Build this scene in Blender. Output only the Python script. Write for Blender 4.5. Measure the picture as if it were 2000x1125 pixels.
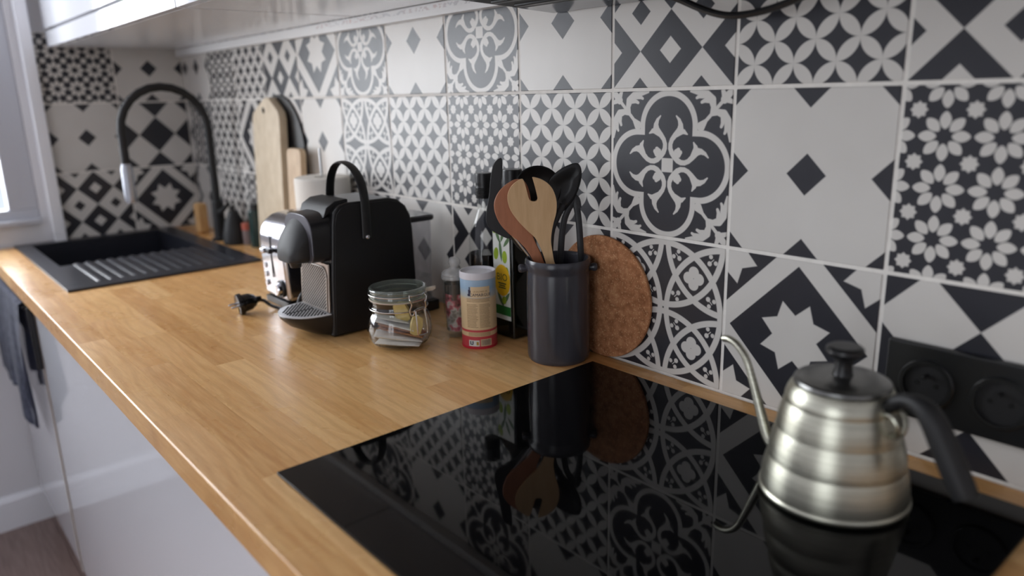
import bpy, bmesh, math, random
from mathutils import Vector, Matrix
random.seed(7)
for o in list(bpy.data.objects):
    bpy.data.objects.remove(o)
SC = bpy.context.scene
COL = SC.collection

# ------------------------------------------------------------------ camera
# metres; x runs along the tiled wall towards the sink, y = 0 is the tile face, z = 0 the worktop
CAM = Vector((-0.5423, 0.8270, 0.3997))
YAW, PITCH, ROLL, FPX = -0.70426, -0.25428, -0.0245, 1464.33
FWD = Vector((math.cos(PITCH)*math.cos(YAW), math.cos(PITCH)*math.sin(YAW), math.sin(PITCH)))
_rt = FWD.cross(Vector((0, 0, 1))).normalized()
_up = _rt.cross(FWD)
RT = _rt*math.cos(ROLL) + _up*math.sin(ROLL)
UP = -_rt*math.sin(ROLL) + _up*math.cos(ROLL)
cam = bpy.data.cameras.new('camera')
cam.sensor_width = 36.0
cam.lens = 36.0*FPX/2000.0
cam.clip_start = 0.02
cam.dof.use_dof = True
cam.dof.focus_distance = 1.08
cam.dof.aperture_fstop = 2.2
cam.dof.aperture_blades = 0
cam_ob = bpy.data.objects.new('camera', cam)
COL.objects.link(cam_ob)
cam_ob.matrix_world = Matrix(((RT.x, UP.x, -FWD.x, CAM.x), (RT.y, UP.y, -FWD.y, CAM.y), (RT.z, UP.z, -FWD.z, CAM.z), (0, 0, 0, 1)))
SC.camera = cam_ob

# ------------------------------------------------------------------ world, light, exposure
W = bpy.data.worlds.new('overcast_sky')
SC.world = W
W.use_nodes = True
_bg = W.node_tree.nodes['Background']
_bg.inputs[0].default_value = (0.80, 0.89, 1.0, 1)
_bg.inputs[1].default_value = 1.2

def area(name, loc, direction, sx, sy, power, col):
    l = bpy.data.lights.new(name, 'AREA')
    l.shape = 'RECTANGLE'
    l.size, l.size_y = sx, sy
    l.energy = power
    l.color = col
    o = bpy.data.objects.new(name, l)
    COL.objects.link(o)
    o.location = loc
    o.rotation_euler = Vector(direction).to_track_quat('-Z', 'Y').to_euler()
    return o
# daylight outside the far window; added fill light outside the unseen left one
area('daylight_far_window', (2.30, 1.22, 0.70), (-1, 0, 0), 1.60, 1.36, 68, (0.93, 0.96, 1.0))
area('left_fill_light', (-0.85, 2.80, 0.22), (0, -1, 0), 1.16, 2.14, 18, (0.97, 0.98, 1.0))
vs = SC.view_settings
vs.view_transform = 'Standard'
vs.look = 'None'
vs.exposure = -0.2
vs.gamma = 1.0
vs.use_curve_mapping = False

# ------------------------------------------------------------------ layout helper
def on(axis, val, u, v):
    """the point of the plane axis = val that stands in direction (u, v) of the 2000 x 1125 frame"""
    d = RT*((u-1000)/FPX) + UP*((562.5-v)/FPX) + FWD
    return CAM + d*((val-CAM[axis])/d[axis])
HN = Vector((FWD.x, FWD.y, 0)).normalized()
def on_plane(pt, u, v, n=None):
    n = n or HN
    d = RT*((u-1000)/FPX) + UP*((562.5-v)/FPX) + FWD
    return CAM + d*((Vector(pt)-CAM).dot(n)/d.dot(n))

# ------------------------------------------------------------------ material helpers
def srgb(r, g, b):
    f = lambda c: (c/255)/12.92 if c/255 <= 0.04045 else ((c/255+0.055)/1.055)**2.4
    return (f(r), f(g), f(b), 1)
class NT:
    def __init__(s, name):
        s.m = bpy.data.materials.new(name)
        s.m.use_nodes = True
        s.t = s.m.node_tree
        s.b = s.t.nodes['Principled BSDF']
        s.out = s.t.nodes['Material Output']
    def n(s, typ, **kw):
        x = s.t.nodes.new(typ)
        for k, v in kw.items(): setattr(x, k, v)
        return x
    def l(s, a, b): s.t.links.new(a, b)
    def math(s, op, *a, clamp=False):
        if all(isinstance(q, (int, float)) for q in a):
            a = [float(q) for q in a]
            r = {'ADD': lambda: a[0]+a[1], 'SUBTRACT': lambda: a[0]-a[1], 'MULTIPLY': lambda: a[0]*a[1]}.get(op)
            if r: return r()
        x = s.n('ShaderNodeMath', operation=op, use_clamp=clamp)
        for i, q in enumerate(a):
            if isinstance(q, (int, float)): x.inputs[i].default_value = q
            else: s.l(q, x.inputs[i])
        return x.outputs[0]
    def set(s, **kw):
        for k, v in kw.items(): s.b.inputs[k.replace('_', ' ')].default_value = v
    def texco(s, kind='Object'):
        return s.n('ShaderNodeTexCoord').outputs[kind]
    def noise(s, scale, vec=None, detail=3, stretch=None, rough=0.55):
        v = vec or s.texco()
        if stretch:
            mp = s.n('ShaderNodeMapping'); mp.inputs['Scale'].default_value = stretch
            s.l(v, mp.inputs['Vector']); v = mp.outputs[0]
        x = s.n('ShaderNodeTexNoise'); x.inputs['Scale'].default_value = scale
        x.inputs['Detail'].default_value = detail; x.inputs['Roughness'].default_value = rough
        s.l(v, x.inputs['Vector'])
        return x.outputs['Fac']
    def ramp(s, fac, stops):
        x = s.n('ShaderNodeValToRGB')
        e = x.color_ramp.elements
        while len(e) > 1: e.remove(e[-1])
        e[0].position, e[0].color = stops[0]
        for p, c in stops[1:]:
            k = e.new(p); k.color = c
        s.l(fac, x.inputs[0])
        return x.outputs[0]
    def mix(s, fac, a, b, blend='MIX'):
        x = s.n('ShaderNodeMix', data_type='RGBA', blend_type=blend)
        for sock, q in ((x.inputs[0], fac), (x.inputs[6], a), (x.inputs[7], b)):
            if isinstance(q, (int, float, tuple)): sock.default_value = q
            else: s.l(q, sock)
        return x.outputs[2]
    def bump(s, h, strength=0.2, dist=0.002):
        x = s.n('ShaderNodeBump'); x.inputs['Strength'].default_value = strength; x.inputs['Distance'].default_value = dist
        s.l(h, x.inputs['Height']); s.l(x.outputs[0], s.b.inputs['Normal'])
MC = {}
def mat(name, rgb, rough=0.5, metal=0.0, spec=0.5, var=0.0, scale=30, bump=0.0, coat=0.0):
    """a plain finish with a little procedural mottling"""
    if name in MC: return MC[name]
    t = NT(name)
    c = srgb(*rgb)
    t.set(Base_Color=c, Roughness=rough, Metallic=metal, Specular_IOR_Level=spec, Coat_Weight=coat)
    if var:
        f = t.noise(scale)
        lo = tuple(max(0, q*(1-var)) for q in c[:3])+(1,); hi = tuple(min(1, q*(1+var)) for q in c[:3])+(1,)
        t.l(t.ramp(f, [(0.3, lo), (0.7, hi)]), t.b.inputs['Base Color'])
        if bump: t.bump(f, bump, 0.001)
    MC[name] = t.m
    return t.m
def glass(name, tint=(1, 1, 1), rough=0.02, ior=1.45, gain=1.0, milk=None):
    if name in MC: return MC[name]
    t = NT(name)
    t.t.nodes.remove(t.b)
    tr = t.n('ShaderNodeBsdfTransparent'); tr.inputs[0].default_value = (*tint, 1)
    gl = t.n('ShaderNodeBsdfGlossy'); gl.inputs['Roughness'].default_value = rough; gl.inputs['Color'].default_value = (1, 1, 1, 1)
    fr = t.n('ShaderNodeFresnel'); fr.inputs[0].default_value = ior
    geo = t.n('ShaderNodeNewGeometry')
    mx = t.n('ShaderNodeMixShader')
    if milk:                                                        # cloudy plastic or frosted glass: part of it scatters
        df = t.n('ShaderNodeBsdfDiffuse'); df.inputs[0].default_value = (*milk[1], 1)
        m2 = t.n('ShaderNodeMixShader'); m2.inputs[0].default_value = milk[0]
        t.l(tr.outputs[0], m2.inputs[1]); t.l(df.outputs[0], m2.inputs[2]); tr = m2
    front = t.math('SUBTRACT', 1.0, geo.outputs['Backfacing'])
    t.l(t.math('MULTIPLY', t.math('MULTIPLY', fr.outputs[0], gain, clamp=True), front), mx.inputs[0]); t.l(tr.outputs[0], mx.inputs[1]); t.l(gl.outputs[0], mx.inputs[2])
    t.l(mx.outputs[0], t.out.inputs[0])
    MC[name] = t.m
    return t.m

# ------------------------------------------------------------------ mesh helpers
def BM(): return bmesh.new()
def box(bm, x0, x1, y0, y1, z0, z1, bev=0.0, seg=2):
    t = BM()
    bmesh.ops.create_cube(t, size=1)
    for v in t.verts:
        v.co = Vector((x0+(v.co.x+.5)*(x1-x0), y0+(v.co.y+.5)*(y1-y0), z0+(v.co.z+.5)*(z1-z0)))
    if bev: bmesh.ops.bevel(t, geom=t.edges[:], offset=bev, segments=seg, affect='EDGES', profile=0.5)
    join(bm, t)
    return bm
def join(bm, t, mtx=None):
    if mtx is not None: bmesh.ops.transform(t, matrix=mtx, verts=t.verts)
    me = bpy.data.meshes.new('tmp'); t.to_mesh(me); t.free()
    bm.from_mesh(me); bpy.data.meshes.remove(me)
def lathe(bm, prof, c=(0, 0, 0), seg=40, mtx=None):
    """prof: (radius, height) from bottom to top; radius 0 closes an end"""
    t = BM(); rings = []
    for r, z in prof:
        if r <= 1e-6: rings.append([t.verts.new((0, 0, z))])
        else: rings.append([t.verts.new((r*math.cos(2*math.pi*k/seg), r*math.sin(2*math.pi*k/seg), z)) for k in range(seg)])
    for a, b in zip(rings, rings[1:]):
        if len(a) == 1 and len(b) == 1: continue
        for k in range(seg):
            j = (k+1) % seg
            if len(a) == 1: t.faces.new((a[0], b[j], b[k]))
            elif len(b) == 1: t.faces.new((a[k], a[j], b[0]))
            else: t.faces.new((a[k], a[j], b[j], b[k]))
    join(bm, t, (mtx if mtx is not None else Matrix.Translation(Vector(c))))
    return bm
def smooth_path(pts, sub=6):
    pts = [Vector(p) for p in pts]; out = []
    for i in range(len(pts)-1):
        p0 = pts[max(i-1, 0)]; p1 = pts[i]; p2 = pts[i+1]; p3 = pts[min(i+2, len(pts)-1)]
        for k in range(sub):
            t = k/sub
            out.append(0.5*((2*p1)+(p2-p0)*t+(2*p0-5*p1+4*p2-p3)*t*t+(-p0+3*p1-3*p2+p3)*t**3))
    out.append(pts[-1])
    return out
def tube(bm, pts, r, seg=12, flat=None, ref=None, closed=False):
    """sweep a circle (or an ellipse, radii r and flat, r lying along ref) along a path"""
    pts = [Vector(p) for p in pts]; n = len(pts)
    rs = r if isinstance(r, (list, tuple)) else [r]*n
    if len(rs) != n: rs = [rs[0]+(rs[-1]-rs[0])*i/(n-1) for i in range(n)] if len(rs) == 2 else rs
    t = BM(); rings = []; prev = None
    for i, p in enumerate(pts):
        if closed: d = (pts[(i+1) % n]-pts[i-1]).normalized()
        else: d = (pts[min(i+1, n-1)]-pts[max(i-1, 0)]).normalized()
        if ref is not None: u = Vector(ref)
        elif prev is None: u = Vector((0, 0, 1)) if abs(d.z) < 0.9 else Vector((1, 0, 0))
        else: u = prev
        u = (u-d*u.dot(d)).normalized(); prev = u; w = d.cross(u)
        fl = flat if flat is not None else rs[i]
        rings.append([t.verts.new(p+u*(rs[i]*math.cos(2*math.pi*k/seg))+w*(fl*math.sin(2*math.pi*k/seg))) for k in range(seg)])
    prs = list(zip(rings, rings[1:]))
    if closed: prs.append((rings[-1], rings[0]))
    for a, b in prs:
        for k in range(seg):
            j = (k+1) % seg
            t.faces.new((a[k], a[j], b[j], b[k]))
    if not closed:
        t.faces.new(rings[0][::-1]); t.faces.new(rings[-1])
    join(bm, t)
    return bm
def prism(bm, pts, vec, bev=0.0, seg=2):
    """extrude a planar 3-D polygon by vec"""
    t = BM(); vec = Vector(vec)
    f = t.faces.new([t.verts.new(Vector(p)) for p in pts])
    r = bmesh.ops.extrude_face_region(t, geom=[f])
    bmesh.ops.translate(t, vec=vec, verts=[v for v in r['geom'] if isinstance(v, bmesh.types.BMVert)])
    bmesh.ops.recalc_face_normals(t, faces=t.faces[:])
    if bev:
        es = [e for e in t.edges if len(e.link_faces) == 2 and e.calc_face_angle() > 0.9]
        bmesh.ops.bevel(t, geom=es, offset=bev, segments=seg, affect='EDGES', profile=0.5, clamp_overlap=True)
    join(bm, t)
    return bm
def loft(bm, rings, cap=True):
    t = BM(); R = [[t.verts.new(Vector(p)) for p in r] for r in rings]; m = len(R[0])
    for a, b in zip(R, R[1:]):
        for k in range(m):
            j = (k+1) % m
            t.faces.new((a[k], a[j], b[j], b[k]))
    if cap: t.faces.new(R[0][::-1]); t.faces.new(R[-1])
    bmesh.ops.recalc_face_normals(t, faces=t.faces[:])
    join(bm, t)
    return bm
def obj(name, bm, m, parent=None, loc=None, angle=35, kind=None, label=None, flip=True, wn=True):
    me = bpy.data.meshes.new(name)
    if flip: bmesh.ops.recalc_face_normals(bm, faces=bm.faces[:])
    bm.to_mesh(me); bm.free()
    for p in me.polygons: p.use_smooth = True
    me.set_sharp_from_angle(angle=math.radians(angle))
    if m: me.materials.append(m)
    o = bpy.data.objects.new(name, me)
    COL.objects.link(o)
    if wn:
        md = o.modifiers.new('weighted_normal', 'WEIGHTED_NORMAL'); md.keep_sharp = True
    if loc is not None: o.location = loc
    if parent is not None: adopt(o, parent)
    if kind: o['kind'] = kind
    if label: o['label'] = label
    return o
def gpos(o):
    p = Vector((0, 0, 0))
    while o is not None:
        p = p+o.location; o = o.parent
    return p
def adopt(o, parent):
    """parent o, keeping its place in the world (things made this way are unrotated)"""
    g = gpos(parent)
    o.parent = parent
    o.location = o.location-g
def thing(name, label, cat, loc, group=None):
    o = bpy.data.objects.new(name, None)
    o.empty_display_size = 0.03
    COL.objects.link(o)
    o.location = loc
    return tag(o, label, cat, group)
def tag(o, label, cat, group=None):
    o['label'] = label; o['category'] = cat
    if group: o['group'] = group
    return o
def base_at(o, loc):
    """move a one-mesh thing's origin to its base"""
    o.data.transform(Matrix.Translation(-Vector(loc))); o.location = loc
    return o
def struct(o):
    o['kind'] = 'structure'
    return o
def text_bm(s, size, xform, depth=0.0002, align='CENTER'):
    """built-in font lettering as a thin mesh; xform maps (x, y, z) of the flat text into the scene"""
    c = bpy.data.curves.new('t', 'FONT'); c.body = s; c.size = size; c.align_x = align; c.align_y = 'CENTER'; c.resolution_u = 3
    o = bpy.data.objects.new('t', c); COL.objects.link(o)
    me = bpy.data.meshes.new_from_object(o.evaluated_get(bpy.context.evaluated_depsgraph_get()))
    bpy.data.objects.remove(o); bpy.data.curves.remove(c)
    t = BM(); t.from_mesh(me); bpy.data.meshes.remove(me)
    bmesh.ops.subdivide_edges(t, edges=[e for e in t.edges if e.calc_length() > size*0.3], cuts=2)
    for v in t.verts: v.co = Vector(xform(v.co.x, v.co.y))
    return t
# ------------------------------------------------------------------ the printed tiles (node maths in tile units, -0.5 .. 0.5)
TS = 0.2
class Pat(NT):
    def __init__(s, name, rot=False):
        super().__init__(name)
        sep = s.n('ShaderNodeSeparateXYZ')
        s.l(s.texco(), sep.inputs[0])
        s.x = s.math('MULTIPLY', sep.outputs[0], 1/TS); s.y = s.math('MULTIPLY', sep.outputs[1], 1/TS)
        if rot: s.x, s.y = s.y, s.math('MULTIPLY', s.x, -1)
    add = lambda s, a, b: s.math('ADD', a, b)
    sub = lambda s, a, b: s.math('SUBTRACT', a, b)
    mul = lambda s, a, b: s.math('MULTIPLY', a, b)
    mn = lambda s, a, b: s.math('MINIMUM', a, b)
    mx = lambda s, a, b: s.math('MAXIMUM', a, b)
    ab = lambda s, a: s.math('ABSOLUTE', a)
    def fold(s, a, p, off=0.0):            # signed distance to the nearest point off + k p
        q = s.math('DIVIDE', s.sub(a, off), p)
        return s.mul(s.sub(q, s.math('ROUND', q)), p)
    def ln(s, a, b): return s.math('SQRT', s.math('MULTIPLY_ADD', a, a, s.mul(b, b)))
    def octant(s, x, y):
        a, b = s.ab(x), s.ab(y)
        return s.mx(a, b), s.mn(a, b)
    def seg(s, px, py, a, b, ra, rb):
        bx, by = b[0]-a[0], b[1]-a[1]; L = bx*bx+by*by
        qx, qy = s.sub(px, a[0]), s.sub(py, a[1])
        h = s.math('MULTIPLY_ADD', qx, bx/L, s.mul(qy, by/L), clamp=True)
        dx = s.math('MULTIPLY_ADD', h, -bx, qx); dy = s.math('MULTIPLY_ADD', h, -by, qy)
        return s.sub(s.ln(dx, dy), s.math('MULTIPLY_ADD', h, rb-ra, ra))
    def lines(s, px, py, pts, d=None):     # tapering polyline: (u, v, radius)
        for a, b in zip(pts, pts[1:]):
            q = s.seg(px, py, a, b, a[2], b[2])
            d = q if d is None else s.mn(d, q)
        return d
    def edge(s, px, py, a, b):             # < 0 to the left of a -> b
        dx, dy = b[0]-a[0], b[1]-a[1]; L = math.hypot(dx, dy)
        return s.math('MULTIPLY_ADD', s.sub(px, a[0]), dy/L, s.mul(s.sub(py, a[1]), -dx/L))
    def star8(s, px, py, tip, nx, nd):     # eight-pointed star in its own octant
        u, v = s.octant(px, py)
        return s.mx(s.edge(u, v, (nx, 0), tip), s.edge(u, v, tip, (nd, nd)))
    def finish(s, d):                      # d < 0 is white glaze, the rest is black
        f = s.math('MULTIPLY_ADD', d, -1/0.006, 0.5, clamp=True)
        cl = s.noise(9.0, detail=2)
        white = s.mix(cl, srgb(205, 201, 196), srgb(220, 217, 212))
        s.l(s.mix(f, srgb(40, 41, 48), white), s.b.inputs['Base Color'])
        s.set(Roughness=0.33, Specular_IOR_Level=0.5)
        return s.m
def pat_octagon():
    s = Pat('tile_octagon_print')
    d = s.add(s.ab(s.fold(s.x, .5)), s.ab(s.fold(s.y, .5)))
    return s.finish(s.sub(0.122, d))
def pat_diamond(rot):
    s = Pat('tile_diamond_print', rot)
    f = lambda ox, oy: s.add(s.ab(s.fold(s.x, .5, ox)), s.ab(s.fold(s.y, .5, oy)))
    dark = f(0, .25); light = f(.25, 0)
    d = s.sub(.25, dark)                               # white outside the dark lozenge
    d = s.mn(d, s.sub(dark, .085))                     # white heart
    d = s.mx(d, s.sub(.08, light))                     # black heart of the white lozenge
    return s.finish(d)
def pat_petal():
    s = Pat('tile_petal_print')
    p = s.mul(s.add(s.x, s.y), 4.0); q = s.mul(s.sub(s.x, s.y), 4.0)
    u, v = s.octant(s.fold(p, 1.0, .5), s.fold(q, 1.0, .5))
    return s.finish(s.mul(s.sub(s.ln(s.sub(u, 1.0), v), .715), .2))
def pat_flower():
    s = Pat('tile_daisy_print'); P = .262
    X = s.math('DIVIDE', s.fold(s.x, P, -.283), P); Y = s.math('DIVIDE', s.fold(s.y, P, .237), P)
    u, v = s.octant(X, Y)
    def petal(a, b): return s.sub(s.add(s.math('POWER', s.mul(s.ab(s.sub(a, .305)), 1/.165), 1.7), s.math('POWER', s.mul(s.ab(b), 1/.105), 1.6)), 1.0)
    d = petal(u, v)
    d = s.mn(d, petal(s.mul(s.add(u, v), .7071), s.mul(s.sub(u, v), .7071)))
    d = s.mul(d, .03)
    a, b = s.sub(.5, u), s.sub(.5, v)
    st = s.mn(s.sub(s.mx(a, b), .118), s.mul(s.sub(s.add(a, b), .167), .7071))
    return s.finish(s.mn(d, s.mul(st, P)))
def pat_hex():
    s = Pat('tile_lozenge_print')
    d = s.add(s.ab(s.sub(s.ab(s.x), .268)), s.ab(s.sub(s.ab(s.y), .268)))
    return s.finish(s.sub(d, .268))
def pat_star():
    s = Pat('tile_star_print')
    k = s.add(s.ab(s.x), s.ab(s.y))
    d = s.sub(s.ab(s.sub(k, .545)), .092)
    tip = (.222, .088)
    d = s.mn(d, s.star8(s.x, s.y, tip, .145, .118))
    d = s.mn(d, s.star8(s.sub(s.ab(s.x), .5), s.sub(s.ab(s.y), .5), tip, .145, .118))
    return s.finish(d)
def pat_rings():
    s = Pat('tile_ring_print')
    a = s.mul(s.ab(s.fold(s.x, .5, .25)), 2.0); b = s.mul(s.ab(s.fold(s.y, .5, .25)), 2.0)
    am, bm_ = s.sub(a, .5), s.sub(b, .5); ap, bp = s.add(a, .5), s.add(b, .5)
    ring = lambda x, y: s.sub(s.ab(s.sub(s.ln(x, y), .945)), .043)
    d = s.mn(s.mn(ring(ap, bp), ring(am, bp)), ring(ap, bm_))
    fl = s.mn(s.sub(s.ln(s.sub(a, .085), b), .082), s.sub(s.ln(a, s.sub(b, .085)), .082))
    d = s.mn(d, fl)
    for x, y, r in ((.262, .34, .03), (.34, .262, .03), (.245, .245, .034)):
        d = s.mn(d, s.sub(s.ln(s.sub(a, x), s.sub(b, y)), r))
    d = s.mn(d, s.mx(s.sub(s.ab(s.sub(a, b)), .008), s.sub(s.ab(s.sub(s.add(a, b), .56)), .06)))
    return s.finish(s.mul(d, .5))
def pat_quatrefoil():
    s = Pat('tile_quatrefoil_print')
    u, v = s.octant(s.x, s.y)
    d = s.sub(s.ab(s.sub(s.ln(s.mx(s.sub(u, .257), 0.0), v), .218)), .02)
    d = s.mn(d, s.sub(s.mx(u, v), .047))
    d = s.lines(u, v, [(.062, .058, .022), (.085, .035, .019), (.112, .023, .0175), (.142, .0225, .0165), (.172, .034, .0165), (.202, .060, .019), (.230, .098, .029), (.226, .128, .016), (.210, .157, .005)], d)
    d = s.lines(u, v, [(.234, .100, .028), (.268, .102, .019), (.300, .090, .012), (.326, .066, .005)], d)
    d = s.lines(u, v, [(.09, .074, .021), (.106, .09, .015)], d)
    d = s.lines(u, v, [(.262, .262, .032), (.30, .30, .012), (.44, .44, .012)], d)
    d = s.lines(u, v, [(.430, .430, .027), (.478, .478, .022)], d)
    d = s.lines(u, v, [(.455, .428, .02), (.486, .415, .013)], d)
    d = s.lines(u, v, [(.345, .34, .013), (.385, .352, .020), (.428, .340, .028), (.458, .300, .028), (.474, .24, .018), (.484, .175, .008)], d)
    d = s.lines(u, v, [(.428, .325, .022), (.424, .285, .014), (.414, .262, .010)], d)
    d = s.lines(u, v, [(.456, .275, .020), (.450, .24, .013), (.441, .222, .009)], d)
    return s.finish(d)
PAT = {'O': pat_octagon(), 'D': pat_diamond(False), 'd': pat_diamond(True), 'P': pat_petal(), 'F': pat_flower(),
       'H': pat_hex(), 'S': pat_star(), 'R': pat_rings(), 'Q': pat_quatrefoil()}
TILE_MESH = {}
def tile(key, x0, x1, y0, y1, parent, loc, mtx):
    k = (key, x0, x1, y0, y1)
    if k not in TILE_MESH:
        b = BM(); box(b, x0, x1, y0, y1, -0.007, 0, 0.0008, 1)
        o = obj('tile', b, PAT[key], angle=30, wn=False); TILE_MESH[k] = o.data
    else:
        o = bpy.data.objects.new('tile', TILE_MESH[k]); COL.objects.link(o)
    o.rotation_euler = mtx.to_euler(); o.location = loc
    adopt(o, parent)
    return o

# ------------------------------------------------------------------ room shell
plaster = mat('white_plaster', (224, 223, 226), 0.7, var=0.02, scale=4)
grout = mat('pale_grout', (236, 232, 226), 0.85, var=0.06, scale=60, bump=0.2)
white_paint = mat('white_gloss_paint', (242, 243, 248), 0.3)
frame_paint = mat('window_frame_paint', (196, 198, 206), 0.4)
XF, XB, YL, ZF, ZC = 2.04, -2.4, 2.6, -0.86, 1.55
b = BM(); box(b, XB, XF+.16, -0.15, -0.0010, ZF, ZC)
wall_right = struct(obj('wall_right', b, grout))
# far wall with its window opening
WY0, WY1, WZ0, WZ1 = 0.455, 1.98, 0.06, 1.38
b = BM()
box(b, XF, XF+.16, -0.0010, WY0, ZF, ZC); box(b, XF, XF+.16, WY1, YL+.15, ZF, ZC)
box(b, XF, XF+.16, WY0, WY1, ZF, WZ0); box(b, XF, XF+.16, WY0, WY1, WZ1, ZC)
wall_far = struct(obj('wall_far', b, plaster))
LX0, LX1, LZ0, LZ1 = -1.4, -0.3, ZF+.1, 1.25
b = BM()
box(b, XB, LX0, YL, YL+.15, ZF, ZC); box(b, LX1, XF, YL, YL+.15, ZF, ZC)
box(b, LX0, LX1, YL, YL+.15, ZF, LZ0); box(b, LX0, LX1, YL, YL+.15, LZ1, ZC)
wall_left = struct(obj('wall_left', b, plaster))
b = BM(); box(b, XB-.12, XB, -0.15, YL+.15, ZF, ZC); struct(obj('wall_back', b, plaster))
b = BM(); box(b, XB-.12, XF+.16, -0.15, YL+.15, ZC, ZC+.1); struct(obj('ceiling', b, plaster))
# floor: pinkish brown boards
t = NT('brown_floorboard')
inf = t.n('ShaderNodeObjectInfo')
g = t.noise(6, stretch=(1.5, 22, 1))
base = t.ramp(inf.outputs['Random'], [(0, srgb(120, 98, 92)), (1, srgb(150, 126, 118))])
t.l(t.mix(0.45, base, t.ramp(g, [(0.3, srgb(98, 80, 75)), (0.7, srgb(165, 142, 134))])), t.b.inputs['Base Color'])
t.set(Roughness=0.35)
b = BM(); box(b, XB-.12, XF+.16, -0.15, YL+.15, ZF-.1, ZF-.008)
floor = struct(obj('floor', b, mat('subfloor', (80, 66, 60), 0.8)))
y = 0.005; row = 0
while y < YL:
    y1 = min(y+.190, YL-.003); x = XB+.003-(0.37*row) % 1.2
    while x < XF:
        xa, xb_ = max(x, XB+.003), min(x+1.2, XF-.003)
        if xb_-xa > .02:
            b = BM(); box(b, xa, xb_-.001, y, y1-.001, ZF-.008, ZF, .0012, 1)
            o = obj('floorboard', b, t.m, angle=30); base_at(o, ((xa+xb_)/2, (y+y1)/2, ZF)); adopt(o, floor)
        x += 1.2
    y += .190; row += 1
b = BM(); prism(b, [(XF-.016, .56, ZF), (XF, .56, ZF), (XF, .56, ZF+.105), (XF-.006, .56, ZF+.105), (XF-.016, .56, ZF+.092)], (0, YL-.56, 0))
struct(obj('baseboard_far', b, white_paint))
b = BM(); box(b, XB, XF-.017, YL-.016, YL, ZF, ZF+.105, .003); struct(obj('baseboard_left', b, white_paint))
# white upright that finishes the tiling at the far wall
b = BM(); box(b, XF-.035, XF, .4025, .434, .001, ZC-.002, .003)
struct(obj('trim_1', b, white_paint))
pane = glass('window_glass', (1, 1, 1), 0.0, 1.45)
def window(n, mapf, w, h, uprights, thick=.05, fw=.045):
    """mapf maps (across, out, up) to the room"""
    def part(name, bars, parent, m, label=None):
        b = BM()
        for a0, a1, o0, o1, z0, z1 in bars:
            p, q = mapf(a0, o0, z0), mapf(a1, o1, z1)
            box(b, min(p[0], q[0]), max(p[0], q[0]), min(p[1], q[1]), max(p[1], q[1]), min(p[2], q[2]), max(p[2], q[2]), .002, 1)
        return obj(name, b, m, parent)
    root = part('window_%d' % n, [(0, w, 0, thick, 0, .045), (0, w, 0, thick, h-.045, h), (0, fw, 0, thick, .045, h-.045), (w-fw, w, 0, thick, .045, h-.045)], None, frame_paint)
    struct(root)
    for a0, a1 in uprights: part('mullion', [(a0, a1, .004, thick-.004, .045, h-.045)], root, frame_paint)
    part('pane', [(fw, w-fw, .022, .026, .045, h-.045)], root, pane)
    part('sill', [(.002, w-.002, -.025, -.001, .001, .016)], root, frame_paint)
    return root
window(1, lambda a, o_, z: (XF+.006+o_, WY0+a, WZ0+z), WY1-WY0, WZ1-WZ0, [(.335, .42), (.94, 1.02)], fw=.075)
window(2, lambda a, o_, z: (LX0+a, YL+.09+o_, LZ0+z), LX1-LX0, LZ1-LZ0, [(.51, .59)])  # unseen window, put in to carry the fill on the camera side

# tiles of the side wall: from x = -0.8 up to the corner, three rows
MS = Matrix(((-1, 0, 0), (0, 0, 1), (0, 1, 0)))
MS = Matrix(((-1, 0, 0), (0, 0, 1), (0, 1, 0))).transposed().to_4x4()   # columns: local x, y, z
MS = Matrix(((-1, 0, 0, 0), (0, 0, 1, 0), (0, 1, 0, 0), (0, 0, 0, 1)))
ROWS = {2: 'OSdPDOQOQSDPFOO', 1: 'PQFOQPFPROHSPFO', 0: 'OFHSRODOQHPFPOD'}
J = .0023
for r, keys in ROWS.items():
    for i, k in enumerate(keys):
        xc = -.7+.2*i
        x0, x1 = xc-.1+J, xc+.1-J
        if x0 > XF-.01: continue
        x1 = min(x1, XF-.009)
        z0, z1 = (.2*r+J if r else .0025), .2*r+.2-J
        zc = .2*r+.1
        tile(k, round(xc-x1, 5), round(xc-x0, 5), round(z0-zc, 5), round(z1-zc, 5), wall_right, (xc, 0, zc), MS)
# tiles of the far wall: two columns
ME = Matrix(((0, 0, -1, 0), (-1, 0, 0, 0), (0, 1, 0, 0), (0, 0, 0, 1)))
b = BM(); box(b, XF-.0066, XF, 0.0, .4, 0.001, .6)
o = obj('grout_bed', b, grout, wall_far)
for r, keys in {2: 'FO', 1: 'OH', 0: 'DS'}.items():
    for yc, k in zip((.3, .1), keys):
        z0, z1 = (.2*r+J if r else .0025), .2*r+.2-J
        y0, y1 = yc-.1+J, yc+.1-J
        if yc < .2: y0 = .0015
        tile(k, round(yc-y1, 5), round(yc-y0, 5), round(z0-.2*r-.1, 5), round(z1-.2*r-.1, 5), wall_far, (XF-.008, yc, .2*r+.1), ME)

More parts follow.
